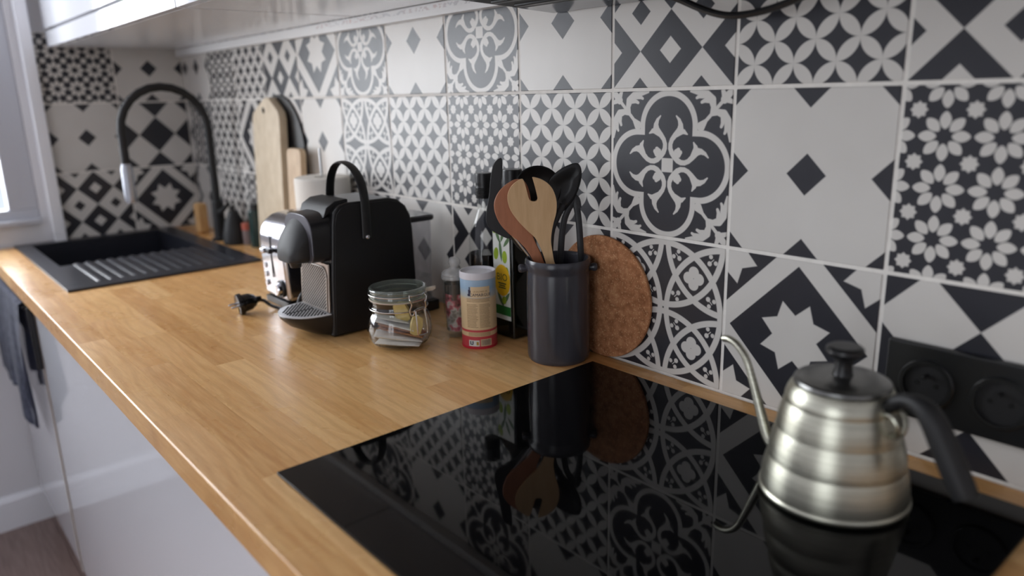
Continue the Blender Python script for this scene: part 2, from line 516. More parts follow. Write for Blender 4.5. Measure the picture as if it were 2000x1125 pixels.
# ------------------------------------------------------------------ oak worktop, stave by stave
t = NT('oiled_oak')
inf = t.n('ShaderNodeObjectInfo'); oc = t.texco()
off = t.n('ShaderNodeVectorMath', operation='MULTIPLY_ADD')
cmb = t.n('ShaderNodeCombineXYZ')
for k in range(3): t.l(inf.outputs['Random'], cmb.inputs[k])
t.l(cmb.outputs[0], off.inputs[0]); off.inputs[1].default_value = (37, 53, 11); t.l(oc, off.inputs[2])
g1 = t.noise(9, off.outputs[0], 4, (1.6, 17, 17), 0.6)
g2 = t.noise(5, off.outputs[0], 5, (7, 190, 190), 0.65)
wv = t.n('ShaderNodeTexWave'); wv.bands_direction = 'Y'; wv.inputs['Scale'].default_value = 16; wv.inputs['Distortion'].default_value = 9
wv.inputs['Detail'].default_value = 2; wv.inputs['Detail Scale'].default_value = 0.7
mp = t.n('ShaderNodeMapping'); mp.inputs['Scale'].default_value = (.35, 1, 1); t.l(off.outputs[0], mp.inputs[0]); t.l(mp.outputs[0], wv.inputs[0])
base = t.ramp(inf.outputs['Random'], [(0, srgb(200, 144, 84)), (.3, srgb(220, 168, 108)), (.6, srgb(234, 188, 130)), (.8, srgb(226, 174, 112)), (1, srgb(206, 148, 90))])
c1 = t.mix(t.ramp(g1, [(.35, (0, 0, 0, 1)), (.75, (.5, .5, .5, 1))]), base, srgb(242, 202, 140))
c2 = t.mix(t.ramp(g2, [(.5, (0, 0, 0, 1)), (.72, (.5, .5, .5, 1))]), c1, srgb(182, 128, 70))
c3 = t.mix(t.ramp(wv.outputs['Fac'], [(.55, (0, 0, 0, 1)), (1, (.22, .22, .22, 1))]), c2, srgb(172, 118, 64))
sg = t.noise(4.2, t.n('ShaderNodeNewGeometry').outputs['Position'], 4, (1, 1.6, 1), 0.6)
t.l(t.mix(t.ramp(sg, [(.66, (0, 0, 0, 1)), (.74, (.28, .28, .28, 1))]), c3, srgb(214, 190, 172)), t.b.inputs['Base Color'])
rg = t.noise(7, detail=3)
t.l(t.ramp(rg, [(.3, (.24, .24, .24, 1)), (.7, (.38, .38, .38, 1))]), t.b.inputs['Roughness'])
t.set(Specular_IOR_Level=0.55)
oak = t.m
worktop = thing('worktop', 'long oak butcher-block worktop under the tiled wall', 'worktop', (.4, .3, -.038))
SX0, SX1, SY0, SY1 = 1.318, 2.012, .118, .520            # cut-out for the sink
y = .0035; SW = .0464
rng = random.Random(4)
for r in range(13):
    y1 = y+SW if r < 12 else .606
    front = r == 12
    x = -1.0-rng.random()*.3
    while x < XF-.012:
        L = .28+rng.random()*.42
        xa, xb_ = max(x, -1.0), min(x+L, XF-.012 if not y < .4 else XF-.012)
        if XF-.012-xb_ < .12: xb_ = XF-.012
        x = xb_ if xb_ > -1.0 else x+L
        if xb_-xa < .01: continue
        spans = [(xa, xb_, y, y1)]
        if y1 > SY0 and y < SY1:                             # stave meets the sink: keep what lies around the cut-out
            spans = []
            if xa < SX0: spans.append((xa, min(xb_, SX0), y, y1))
            if xb_ > SX1 and XF-.012 > SX1+.004: spans.append((max(xa, SX1), xb_, y, y1))
            m0, m1 = max(xa, SX0), min(xb_, SX1)
            if m1-m0 > .005 and y < SY0: spans.append((m0, m1, y, SY0))
            if m1-m0 > .005 and y1 > SY1: spans.append((m0, m1, SY1, y1))
        for q in spans:
            if q[1]-q[0] < .004 or q[3]-q[2] < .001: continue
            b = BM()
            if front:                                            # eased front edge
                R3 = .0028
                arc = [(q[3]-R3+R3*math.sin(a), -R3+R3*math.cos(a)) for a in (0, .39, .785, 1.18, 1.571)]
                prism(b, [(q[0], q[2], -.038), (q[0], q[2], 0)]+[(q[0], yy, zz) for yy, zz in arc]+[(q[0], q[3], -.036), (q[0], q[3]-.002, -.038)], (q[1]-.0001-q[0], 0, 0))
            else: box(b, q[0], q[1]-.0001, q[2], q[3]-.0001, -.038, 0)
            o = obj('stave', b, oak, angle=30, wn=front); base_at(o, ((q[0]+q[1])/2, (q[2]+q[3])/2, -.038)); adopt(o, worktop)
    y = y1

# ------------------------------------------------------------------ base cabinets
gloss_white = mat('gloss_white_lacquer', (226, 227, 233), 0.07, spec=0.55, coat=0.3)
carc = mat('white_melamine', (215, 215, 218), 0.45)
taupe = mat('taupe_edging', (176, 166, 158), 0.5)
black_plastic = mat('black_plastic', (22, 22, 24), 0.35)
black_matte = mat('matte_black', (20, 20, 22), 0.55)
steel = mat('brushed_steel', (190, 190, 190), 0.25, 1.0)
chrome = mat('chrome', (215, 215, 220), 0.08, 1.0)
def base_cabinet(x0, x1, label):
    root = thing('base_cabinet', label, 'cabinet', ((x0+x1)/2, .29, ZF))
    b = BM(); tk = .018
    box(b, x0, x0+tk, .02, .566, ZF+.1, -.039); box(b, x1-tk, x1, .02, .566, ZF+.1, -.039)
    box(b, x0+tk, x1-tk, .02, .566, ZF+.1, ZF+.118); box(b, x0+tk, x1-tk, .02, .038, ZF+.118, -.039)
    obj('carcass', b, carc, root)
    b = BM(); box(b, x0+.002, x1-.002, .5, .516, ZF, ZF+.098, .001); obj('plinth', b, carc, root)
    return root
cab1 = base_cabinet(1.462, 2.036, 'white gloss base cabinet with the dark towel, under the black sink')
b = BM(); box(b, 1.468, 2.033, .568, .588, ZF+.11, -.043, .0015); door = obj('door', b, gloss_white, cab1)
b = BM(); box(b, 1.452, 1.4665, .567, .5905, ZF+.104, -.041, .001); obj('edge_strip', b, taupe, cab1, label='taupe vertical edge strip')
b = BM(); box(b, 1.447, 1.458, .5902, .603, -.205, -.052, .003); obj('handle', b, black_plastic, cab1)
b = BM(); tube(b, [(1.475, .5895, -.056), (1.475, .603, -.056), (2.02, .603, -.056), (2.02, .5895, -.056)], .005, 10); obj('towel_rail', b, black_plastic, door)
cab2 = base_cabinet(.06, 1.446, 'wide white gloss base cabinet in front, right of the towel')
b = BM(); box(b, .062, 1.443, .568, .588, ZF+.11, -.043, .0015); obj('door', b, gloss_white, cab2)
cab3 = base_cabinet(-1.0, .054, 'white gloss base cabinet below the black hob')
b = BM(); box(b, -.998, .052, .568, .588, ZF+.11, -.043, .0015); obj('door', b, gloss_white, cab3)

# ------------------------------------------------------------------ upper cabinets, hood
cabw = mat('wall_cabinet_white', (222, 222, 224), 0.16, spec=0.5)
def wall_cabinet(x0, x1, label):
    root = thing('wall_cabinet', label, 'cabinet', ((x0+x1)/2, .18, .556))
    b = BM(); box(b, x0, x1, .002, .350, .562, 1.36, .001); obj('carcass', b, cabw, root)
    b = BM(); box(b, x0+.001, x1-.001, .024, .352, .556, .561); obj('bottom_panel', b, cabw, root)
    b = BM(); box(b, x0+.002, x1-.002, .353, .372, .604, 1.36, .0015); obj('door', b, gloss_white, root)
    b = BM(); box(b, x0+.001, x1-.001, .353, .370, .556, .598, .0015); obj('lower_strip', b, gloss_white, root)
    return root
wall_cabinet(.872, XF-.037, 'white gloss wall cabinet over the sink, window reflected in its door')
wall_cabinet(.325, .868, 'white wall cabinet beside the extractor hood')
t = NT('printed_white_rail')
n1 = t.noise(1, stretch=(95, 1, 160), detail=2); n2 = t.noise(1, stretch=(6, 1, 1), detail=1)
sep = t.n('ShaderNodeSeparateXYZ'); t.l(t.texco(), sep.inputs[0])
band = t.math('LESS_THAN', t.math('ABSOLUTE', t.math('SUBTRACT', sep.outputs[2], .0145)), .0035)
inx = t.math('MULTIPLY', t.math('GREATER_THAN', sep.outputs[0], -.78), t.math('LESS_THAN', sep.outputs[0], -.1))
mk = t.math('MULTIPLY', t.math('MULTIPLY', band, inx), t.math('GREATER_THAN', n1, .52))
ink = t.ramp(n2, [(.42, srgb(178, 130, 126)), (.55, srgb(140, 138, 146))])
t.l(t.mix(t.math('MULTIPLY', mk, .55), srgb(224, 224, 224), ink), t.b.inputs['Base Color']); t.set(Roughness=.35)
b = BM(); box(b, .325, XF-.037, .002, .022, .534, .5555, .001)
o = obj('light_rail', b, t.m)
tag(base_at(o, (1.15, .012, .534)), 'narrow white rail with faded print, along the wall under the cabinets', 'rail')

hood = thing('extractor_hood', 'dark extractor hood at the top edge, over the hob', 'extractor hood', (-.1, .25, .515))
hx0, hx1 = -.51, .315
b = BM(); prism(b, [(hx1, .004, .517), (hx1, .50, .540), (hx1, .50, .60), (hx1, .30, .66), (hx1, .004, .66)], (hx0-hx1, 0, 0), .002)
obj('housing', b, mat('hood_grey', (70, 71, 74), 0.3, 0.6), hood)
b = BM(); prism(b, [(hx1-.02, .085, .5197), (hx1-.02, .48, .5379), (hx1-.02, .48, .533), (hx1-.02, .085, .5147)], (hx0-hx1+.04, 0, 0))
flt = obj('grease_filter', b, black_matte, hood)
for k in range(9):
    b = BM(); yy = .105+.041*k; zz = .5150+(yy-.085)*.0463
    box(b, hx0+.04, hx1-.04, yy, yy+.012, zz-.003, zz+.001, .001, 1); obj('louvre', b, black_plastic, flt)
b = BM(); prism(b, [(hx1-.002, .006, .5165), (hx1-.002, .075, .5199), (hx1-.002, .075, .517), (hx1-.002, .006, .5135)], (hx0-hx1+.004, 0, 0))
obj('rear_trim', b, mat('hood_steel', (112, 112, 115), 0.14, 1.0), hood, label='shiny steel strip along the back')
b = BM()
tube(b, smooth_path([(.095, .05, .5165), (.07, .035, .509), (.03, .03, .4915), (-.005, .03, .4815), (-.045, .03, .4815), (-.09, .032, .490), (-.14, .04, .505), (-.17, .05, .5165)], 6), .0042, 10)
o = obj('power_cord', b, black_plastic)
tag(base_at(o, (-.01, .03, .4775)), 'black cord hanging in a loop from the hood at the top edge', 'cord')
# ------------------------------------------------------------------ hob
hob_glass = NT('black_ceramic_glass')
hob_glass.set(Base_Color=srgb(7, 7, 8), Roughness=0.035, Specular_IOR_Level=0.24)
sc_ = hob_glass.noise(1, stretch=(14, 300, 1), detail=3)
hob_glass.l(hob_glass.ramp(sc_, [(.5, (.03, .03, .03, 1)), (.8, (.09, .09, .09, 1))]), hob_glass.b.inputs['Roughness'])
hob = thing('induction_hob', 'flat black glass hob set on the oak worktop, kettle on it', 'hob', (-.0955, .295, 0))
b = BM(); box(b, -.386, .195, .0445, .545, .0012, .0052, .0012, 2); obj('glass_plate', b, hob_glass.m, hob)
b = BM(); box(b, -.384, .193, .0465, .543, .0001, .0012); obj('seal', b, black_matte, hob)

# ------------------------------------------------------------------ sink
comp = mat('black_quartz_composite', (36, 38, 46), 0.30, spec=0.5, var=0.15, scale=300)
sink = thing('sink', 'black composite sink with ribbed drainer at the far end', 'sink', (1.66, .32, 0))
bx0, bx1, by0, by1 = 1.622, 1.985, .150, .498           # basin
rz = .006
b = BM()
for (x0, x1, y0, y1) in ((1.296, 1.345, .098, .538), (bx1, 2.026, .098, .538), (1.345, bx1, .098, by0), (1.345, bx1, by1, .538)):
    box(b, x0, x1, y0, y1, .0004, rz, .0015, 2)
obj('rim', b, comp, sink)
b = BM(); box(b, 1.345, bx0, by0, by1, -.004, .0005); obj('drainer', b, comp, sink)
dr = sink.children[-1]
for k in range(12):
    yy = .168+.0262*k
    b = BM()
    prism(b, [(1.352, yy-.0095, .0004), (1.352, yy-.004, .0042), (1.352, yy+.004, .0042), (1.352, yy+.0095, .0004)], (bx0-1.354, 0, 0), .0012, 2)
    obj('drainer_rib', b, comp, dr)
b = BM()
t_ = .006; d_ = -.19
box(b, bx0-t_, bx0, by0, by1, d_, -.004); box(b, bx1, bx1+t_, by0-t_, by1+t_, d_, .0004)
box(b, bx0-t_, bx1, by0-t_, by0, d_, .0004); box(b, bx0-t_, bx1, by1, by1+t_, d_, .0004)
box(b, bx0-t_, bx1+t_, by0-t_, by1+t_, d_-t_, d_)
obj('basin', b, comp, sink)
b = BM(); lathe(b, [(0, d_), (.044, d_), (.044, d_+.003), (.03, d_+.004), (0, d_+.002)], (1.80, .32, 0), 28); obj('drain_cover', b, steel, sink)

# ------------------------------------------------------------------ tap
tap = thing('kitchen_tap', 'tall black arched tap beside the sink', 'tap', (1.68, .062, 0))
tx, ty = 1.68, .062
b = BM(); lathe(b, [(0, 0), (.026, 0), (.026, .006), (.0175, .010), (.0165, .11), (.0145, .115), (0, .115)], (tx, ty, 0), 28); obj('base', b, black_matte, tap)
pts = [(tx, ty, .11), (tx, ty, .2), (tx, ty, .325)]
R_ = .114
for k in range(1, 13):
    a = math.pi-math.pi*k/12
    pts.append((tx, ty+R_+R_*math.cos(a), .325+R_*math.sin(a)))
pts.append((tx, ty+2*R_, .235))
b = BM(); tube(b, pts, .0112, 16); obj('spout', b, black_matte, tap)
b = BM(); lathe(b, [(0, .135), (.0145, .135), (.016, .15), (.0155, .225), (.0118, .24), (0, .24)], (tx, ty+2*R_, 0), 24); obj('spray_head', b, mat('tap_silver', (170, 172, 180), 0.25, 0.8), tap, label='silver spray head')
b = BM(); tube(b, [(tx-.014, ty, .085), (tx-.035, ty, .09), (tx-.085, ty-.002, .115)], [.008, .007, .0055], 12); obj('lever', b, black_matte, tap)

# ------------------------------------------------------------------ gooseneck kettle
kst = NT('brushed_kettle_steel')
kn = kst.noise(1, stretch=(6, 6, 420), detail=2)
kst.l(kst.ramp(kn, [(.3, srgb(176, 175, 160)), (.7, srgb(206, 205, 190))]), kst.b.inputs['Base Color'])
kst.set(Metallic=1.0, Roughness=0.34)
kc = Vector((-.2328, .1496, .0053))
kd = Vector((.9814, -.1921, 0)); kn_ = Vector((.1921, .9814, 0))
K = lambda s_, z, o_=0.0: kc+kd*s_+kn_*o_+Vector((0, 0, z-.0053))
kettle = thing('kettle', 'steel gooseneck kettle with black handle standing on the hob', 'kettle', kc)
b = BM()
prof = [(0, 0), (.0635, 0), (.0685, .0012), (.0708, .004), (.0708, .0062), (.0697, .0082)]
for (z0, z1, r0, r1) in ((.0085, .040, .0693, .0640), (.040, .070, .0640, .0578), (.070, .098, .0578, .0516), (.098, .1125, .0516, .0476)):
    for k in range(7):
        u_ = k/6
        prof.append((r0+(r1-r0)*u_+.0009*math.sin(math.pi*u_)-(.0002 if k in (0, 6) else 0), z0+(z1-z0)*u_))
prof += [(.0468, .1135), (.0455, .1155), (.043, .1165), (0, .1165)]
lathe(b, prof, kc, 72); obj('body', b, kst.m, kettle, angle=25)
b = BM(); lathe(b, [(0, .116), (.0440, .116), (.0446, .118), (.0436, .1205), (.040, .1225), (.028, .1245), (0, .1255)], kc, 56)
lid = obj('lid', b, mat('lid_steel', (128, 128, 126), 0.3, 1.0), kettle, label='dull steel lid')
b = BM(); lathe(b, [(0, .125), (.0095, .125), (.0085, .128), (.0076, .137), (.0095, .142), (.0152, .1455), (.0176, .149), (.0172, .1522), (.0145, .1545), (0, .155)], kc, 36); obj('knob', b, black_plastic, lid)
b = BM()
sp = smooth_path([K(.055, .024), K(.072, .024), K(.085, .032), K(.0972, .058), K(.1095, .0865), K(.121, .1095), K(.1345, .1215), K(.147, .1252), K(.1555, .1238)], 6)
n_ = len(sp)
tube(b, sp, [.0075-.0034*min(1, i/(n_*.55)) for i in range(n_)], 14); obj('spout', b, kst.m, kettle)
b = BM()
hp = smooth_path([K(-.042, .1065), K(-.050, .1165), K(-.064, .1265), K(-.078, .1265), K(-.090, .1185), K(-.1035, .0985), K(-.117, .076), K(-.127, .0605)], 5)
n_ = len(hp)
def hw(i):
    u_ = i/(n_-1)
    return .0068+.0052*math.sin(min(1, max(0, (u_-.3)/.7))*math.pi*.75)
tube(b, hp, [hw(i) for i in range(n_)], 14); obj('handle', b, black_matte, kettle)
b = BM()
for sgn in (-1, 1):
    tube(b, smooth_path([K(-.0455, .106, .007*sgn), K(-.056, .111, .008*sgn), K(-.0635, .104, .007*sgn), K(-.063, .092, .004*sgn), K(-.0515, .088, .003*sgn)], 4), .0022, 8)
obj('handle_bracket', b, kst.m, kettle)

# ------------------------------------------------------------------ double socket on the right
sock = thing('double_socket', 'black double wall socket on the tiles behind the kettle', 'socket', (-.293, .006, .045))
b = BM()
box(b, -.372, -.2145, .0003, .0095, .046, .131, .003, 2)
sp_ = obj('frame_plate', b, mat('socket_black', (24, 25, 26), 0.3), sock)
for cx in (-.2585, -.3285):
    M_ = Matrix.Translation((cx, .0093, .0885)) @ Matrix.Rotation(-math.pi/2, 4, 'X')
    b = BM(); lathe(b, [(.0225, .0042), (.0265, .0042), (.0278, .003), (.0278, 0), (.0225, 0), (.0225, .0042)], mtx=M_, seg=48); so = obj('socket_ring', b, mat('socket_black', (24, 25, 26), 0.3), sock)
    b = BM(); lathe(b, [(0, .0006), (.0224, .0006), (.0224, 0), (0, 0)], mtx=M_, seg=40); obj('socket_face', b, black_matte, so)
    b = BM()
    for sx in (-1, 1): lathe(b, [(0, .0008), (.0026, .0008), (.0026, .0003), (0, .0003)], mtx=Matrix.Translation((cx+.0095*sx, .0096, .0885)) @ Matrix.Rotation(-math.pi/2, 4, 'X'), seg=16)
    obj('pin_hole', b, mat('hole_black', (4, 4, 4), 0.9), so)
    b = BM(); lathe(b, [(0, .011), (.0018, .0105), (.0024, .009), (.0024, 0), (0, 0)], mtx=Matrix.Translation((cx, .0096, .0985)) @ Matrix.Rotation(-math.pi/2, 4, 'X'), seg=14); obj('earth_pin', b, black_plastic, so)

# ------------------------------------------------------------------ capsule coffee machine
cm = thing('coffee_machine', 'black capsule coffee machine with raised loop handle beside the toaster', 'coffee machine', (.648, .19, 0))
cm_black = mat('coffee_machine_black', (19, 19, 21), 0.33, spec=0.5)
x0, x1 = .590, .706
oy = [(.268, .001), (.262, .10), (.2535, .195), (.249, .215), (.238, .2255), (.222, .2285), (.142, .2285), (.124, .224), (.108, .211), (.099, .193), (.096, .170), (.0945, .10), (.0925, .001)]
b = BM(); prism(b, [(x0, y, z) for y, z in oy], (x1-x0, 0, 0), .004, 3)
body = obj('body', b, cm_black, cm)
# side panel: a thin proud sheet following the same outline, with the seam round it
b = BM()
cy, cz = .178, .112
prism(b, [(x0-.0004, cy+(y-cy)*.955, cz+(z-cz)*.965) for y, z in oy], (-.0022, 0, 0), .0016, 2)
obj('side_panel', b, mat('coffee_panel_black', (21, 21, 23), 0.42, var=0.1, scale=40), cm)
# top seam cover and head
b = BM(); prism(b, [(x0+.012, y, z) for y, z in [(.263, .205), (.256, .222), (.240, .2315), (.215, .2335), (.215, .226), (.240, .218)]], (x1-x0-.024, 0, 0), .002, 2); obj('top_cover', b, black_matte, cm)
def arch_ring(y, hw_, zb, zt, xc=.648, e1=.62, n=28):
    """rounded-top section of the brewing head"""
    out = []
    for k in range(n):
        a = 2*math.pi*k/n
        c_, s_ = math.cos(a), math.sin(a)
        e = e1 if s_ > 0 else .35
        px = math.copysign(abs(c_)**e, c_)*hw_; pz = math.copysign(abs(s_)**e, s_)
        out.append((xc+px, y, (zb+zt)/2+pz*(zt-zb)/2))
    return out
b = BM(); loft(b, [arch_ring(.240, .052, .129, .2165), arch_ring(.286, .051, .130, .2125), arch_ring(.288, .0505, .1305, .212)]); obj('brewing_head', b, mat('head_black', (30, 30, 33), 0.28), cm)
b = BM(); loft(b, [arch_ring(.2868, .0508, .1302, .2118), arch_ring(.2885, .0511, .1300, .2122), arch_ring(.2895, .0500, .1308, .2112)]); obj('head_rim', b, mat('rim_silver', (92, 91, 98), 0.3, 0.5), cm)
NR = lambda y, w_, zb, zt, e_: arch_ring(y, w_, zb, zt, xc=.652, e1=e_)
b = BM(); loft(b, [NR(.289, .044, .1305, .2035, 1.0), NR(.297, .043, .1305, .1965, 1.1), NR(.305, .040, .131, .185, 1.15), NR(.3115, .034, .1315, .171, 1.15), NR(.316, .026, .132, .157, 1.1), NR(.3175, .014, .1335, .145, 1.0)]); obj('nose', b, black_matte, cm)
b = BM(); lathe(b, [(0, .121), (.009, .121), (.012, .1315), (0, .1315)], (.648, .298, 0), 20); obj('coffee_spout', b, black_plastic, cm)
# back plate with its slanted mesh
bp = mat('warm_steel', (178, 164, 154), 0.3, 0.9)
def yb(z): return .2685-.002-(z/.13)*.006
b = BM(); prism(b, [(x0+.006, .2665, .044), (x0+.006, .2615, .128), (x1-.006, .2615, .128), (x1-.006, .2665, .044)], (0, .0035, 0), .0008, 1); plate = obj('back_plate', b, bp, cm)
b = BM(); prism(b, [(x0+.010, .2700, .046), (x0+.010, .2662, .108), (x0+.022, .2655, .122), (x1-.012, .2655, .122), (x1-.012, .2700, .046)], (0, .0006, 0)); obj('mesh_ground', b, black_matte, plate)
b = BM()
wx0, wx1, wz0, wz1 = x0+.0105, x1-.0125, .0465, .1215
def clip_bar(c, sl):
    ps = []
    for k in range(60):
        x = wx0+(wx1-wx0)*k/59; z = c+sl*(x-wx0)
        if wz0 <= z <= wz1 and not (x < x0+.022 and z > .108+(x-x0-.010)*1.16): ps.append((x, .2710-(z-.046)*.060, z))
    return ps
for k in range(34):
    ps = clip_bar(.0465+.0060*k, -.85)
    if len(ps) > 1: tube(b, [ps[0], ps[-1]], .0009, 6)
ymesh = lambda z: .2710-(z-.046)*.060
rim_ = [(wx0, .0465), (wx0, .104), (wx0+.002, .112), (wx0+.007, .1185), (wx0+.014, .1215), (wx1, .1215), (wx1, .0465)]
tube(b, [(x, ymesh(z), z) for x, z in rim_], .0012, 6, closed=True)
obj('mesh_grille', b, mat('mesh_grey', (206, 198, 190), 0.4, 0.2), plate, kind='stuff', label='slanting metal mesh')
# drip tray
def tray_ring(z, fr, hw_, yb_):
    out = [(.648-hw_, yb_, z)]
    for k in range(17):
        a = math.pi-math.pi*k/16
        out.append((.648+hw_*math.cos(a), yb_+(fr-yb_)*math.sin(a)**.8, z))
    out.append((.648+hw_, yb_, z))
    return out
b = BM(); loft(b, [tray_ring(.0008, .272, .050, .250), tray_ring(.006, .292, .0535, .250), tray_ring(.020, .318, .0555, .250), tray_ring(.034, .332, .0565, .250), tray_ring(.040, .3345, .0565, .250), tray_ring(.0415, .3335, .0555, .250)]); tray = obj('drip_tray', b, black_plastic, cm)
b = BM(); loft(b, [tray_ring(.0413, .3340, .0560, .268), tray_ring(.0428, .3337, .0557, .268)]); gr = obj('tray_grid', b, mat('grid_grey', (196, 196, 198), 0.42, 0.1), tray)
b = BM()
def on_tray(x, y): return ((x-.648)/.0545)**2+((max(y, .268)-.268)/.0640)**2 < .84 and y > .272
for sgn in (1, -1):
    for k in range(24):
        y0_ = .225+.0068*k; run = []
        for j in range(60):
            s_ = .0035+.001*j; x, y = .648+sgn*s_*.78, y0_-sgn*s_*.62
            if on_tray(x, y): run.append((x, y, .0429))
        if len(run) > 5: tube(b, [run[0], run[-1]], .0016, 8, flat=.0007, ref=(.62, .78, 0))
box(b, .6465, .6495, .274, .3235, .0425, .0435)
obj('grid_slot', b, mat('slot_black', (10, 10, 10), 0.6), gr, kind='stuff', label='dark slots of the drip grid')
# loop handle
b = BM()
hl = smooth_path([(.5845, .193, .165), (.5842, .1925, .20), (.586, .192, .232), (.595, .192, .260), (.613, .193, .280), (.636, .194, .2895), (.660, .194, .2895), (.683, .193, .280), (.701, .192, .260), (.7095, .192, .232), (.7105, .1925, .20), (.7105, .193, .165)], 5)
tube(b, hl, .0085, 12, flat=.0026, ref=(0, 1, 0)); lv = obj('loop_handle', b, mat('handle_black', (26, 27, 28), 0.4), cm)
b = BM(); lathe(b, [(0, .0042), (.0028, .0036), (.0042, .0018), (.0045, 0), (0, 0)], mtx=Matrix.Translation((.5822, .193, .167)) @ Matrix.Rotation(-math.pi/2, 4, 'Y'), seg=20); obj('pivot', b, chrome, lv, label='small chrome pivot')
# water tank behind
tank = glass('smoky_tank_plastic', (.88, .88, .90), 0.06, 1.5, 1.2, (.22, (.75, .75, .78)))
def rr(x0, x1, y0, y1, z, r=.014, n=5):
    out = []
    for cx, cy, a0 in ((x1-r, y1-r, 0), (x0+r, y1-r, 90), (x0+r, y0+r, 180), (x1-r, y0+r, 270)):
        for k in range(n+1):
            a = math.radians(a0+90*k/n); out.append((cx+r*math.cos(a), cy+r*math.sin(a), z))
    return out
b = BM(); loft(b, [rr(.612, .688, .040, .0955, .022), rr(.610, .690, .038, .0955, .100), rr(.609, .691, .037, .0955, .1745)]); obj('water_tank', b, tank, cm)
b = BM(); loft(b, [rr(.613, .687, .041, .090, .0225), rr(.6115, .6885, .0395, .090, .068)]); obj('water', b, glass('water', (.93, .95, .96), 0.0, 1.33), cm.children[-1])
b = BM(); loft(b, [rr(.607, .693, .033, .0945, .175), rr(.606, .694, .032, .0945, .178), rr(.606, .694, .032, .0945, .183), rr(.609, .691, .035, .0945, .1855)]); obj('tank_lid', b, mat('lid_dark', (52, 52, 55), 0.2), cm)
b = BM(); box(b, .606, .692, .034, .0945, .001, .0215, .003); obj('tank_base', b, black_plastic, cm)

# ------------------------------------------------------------------ toaster
toast = thing('toaster', 'chrome long-slot toaster half hidden behind the black coffee machine', 'toaster', (.863, .15, 0))
tchrome = NT('polished_toaster_steel')
tchrome.set(Base_Color=srgb(206, 206, 212), Metallic=1.0, Roughness=0.16)
oy = [(.2475, .014), (.2505, .10), (.250, .135), (.2455, .153), (.236, .1665), (.220, .1765), (.196, .181), (.10, .181), (.075, .177), (.059, .166), (.052, .150), (.050, .10), (.052, .014)]
b = BM(); prism(b, [(.808, y, z) for y, z in oy], (.112, 0, 0), .010, 4); obj('shell', b, tchrome.m, toast, angle=40)
b = BM(); box(b, .812, .916, .054, .249, .0008, .0136, .002); obj('base', b, black_plastic, toast)
b = BM(); box(b, .852, .876, .085, .205, .1800, .1816, .0004, 1); obj('bread_slot', b, mat('slot_black', (10, 10, 10), 0.6), toast)
b = BM(); box(b, .8625, .8655, .2500, .2516, .058, .142, .0004, 1); obj('lever_slot', b, mat('slot_black', (10, 10, 10), 0.6), toast)
b = BM(); box(b, .848, .880, .2512, .262, .108, .118, .003, 2); tl = obj('lever', b, black_plastic, toast)
b = BM(); box(b, .866, .882, .256, .2665, .1075, .1185, .0035, 3); obj('lever_tip', b, chrome, tl, label='chrome lever tip')
MY = lambda x, y, z: Matrix.Translation((x, y, z)) @ Matrix.Rotation(-math.pi/2, 4, 'X')
b = BM(); lathe(b, [(.0135, 0), (.0175, 0), (.0175, .004), (.016, .0055), (.0135, .0055), (.0135, 0)], mtx=MY(.8325, .2478, .040), seg=36); kb = obj('dial_ring', b, black_plastic, toast)
b = BM(); lathe(b, [(0, 0), (.0132, 0), (.0128, .012), (.011, .014), (0, .0145)], mtx=MY(.8325, .2480, .040), seg=32); obj('dial', b, chrome, toast)
for z in (.078, .060, .042):
    b = BM(); loft(b, [[(.8985+.0052*math.cos(2*math.pi*k/20), .2492, z+.0062*math.sin(2*math.pi*k/20)) for k in range(20)], [(.8985+.0046*math.cos(2*math.pi*k/20), .2522, z+.0056*math.sin(2*math.pi*k/20)) for k in range(20)]])
    obj('button', b, mat('button_silver', (225, 225, 230), 0.3, 0.4), toast)

# ------------------------------------------------------------------ unplugged mains plug and its cord
plug = thing('mains_plug', 'black mains plug lying on the worktop before the toaster', 'plug', (.853, .318, 0))
b = BM()
M_ = Matrix.Translation((.853, .314, .0212)) @ Matrix.Scale(1.1, 4) @ Matrix.Rotation(math.radians(84), 4, 'Z') @ Matrix.Rotation(math.radians(97), 4, 'Y')
lathe(b, [(0, -.026), (.0045, -.026), (.006, -.018), (.011, -.014), (.0148, -.006), (.0155, .003), (.0160, .006), (.0185, .0075), (.0190, .012), (.0180, .0155), (.0165, .016), (0, .0162)], mtx=M_, seg=32); obj('plug_body', b, mat('shiny_black_plastic', (18, 18, 19), 0.16), plug)
b = BM()
for s_ in (-1, 1):
    M2 = M_ @ Matrix.Translation((0, .0095*s_, 0)); lathe(b, [(0, .016), (.0024, .016), (.0024, .027), (.0015, .029), (0, .029)], mtx=M2, seg=12)
obj('pin', b, chrome, plug)
b = BM(); lathe(b, [(0, .0166), (.005, .0166), (.005, .0172), (0, .0172)], mtx=M_ @ Matrix.Translation((.009, 0, 0)), seg=16); obj('earth_hole', b, mat('brass', (190, 160, 90), 0.3, 1.0), plug)
b = BM(); tube(b, smooth_path([(.851, .290, .0215), (.849, .281, .019), (.843, .272, .010), (.834, .263, .0046), (.818, .2575, .0036), (.795, .2545, .0036), (.765, .252, .0036), (.735, .215, .0036), (.742, .15, .0036), (.78, .10, .0036), (.80, .075, .0036)], 5), .0034, 10); obj('cord', b, black_plastic, plug)
b = BM(); tube(b, smooth_path([(.730, .262, .0036), (.735, .263, .022), (.738, .255, .043), (.738, .238, .055), (.737, .215, .048), (.736, .19, .02), (.735, .17, .0036), (.735, .13, .0036)], 5), .0035, 10)
o = obj('power_cord', b, black_plastic); tag(base_at(o, (.737, .2, 0)), 'black cord looping up between the coffee machine and the toaster', 'cord')
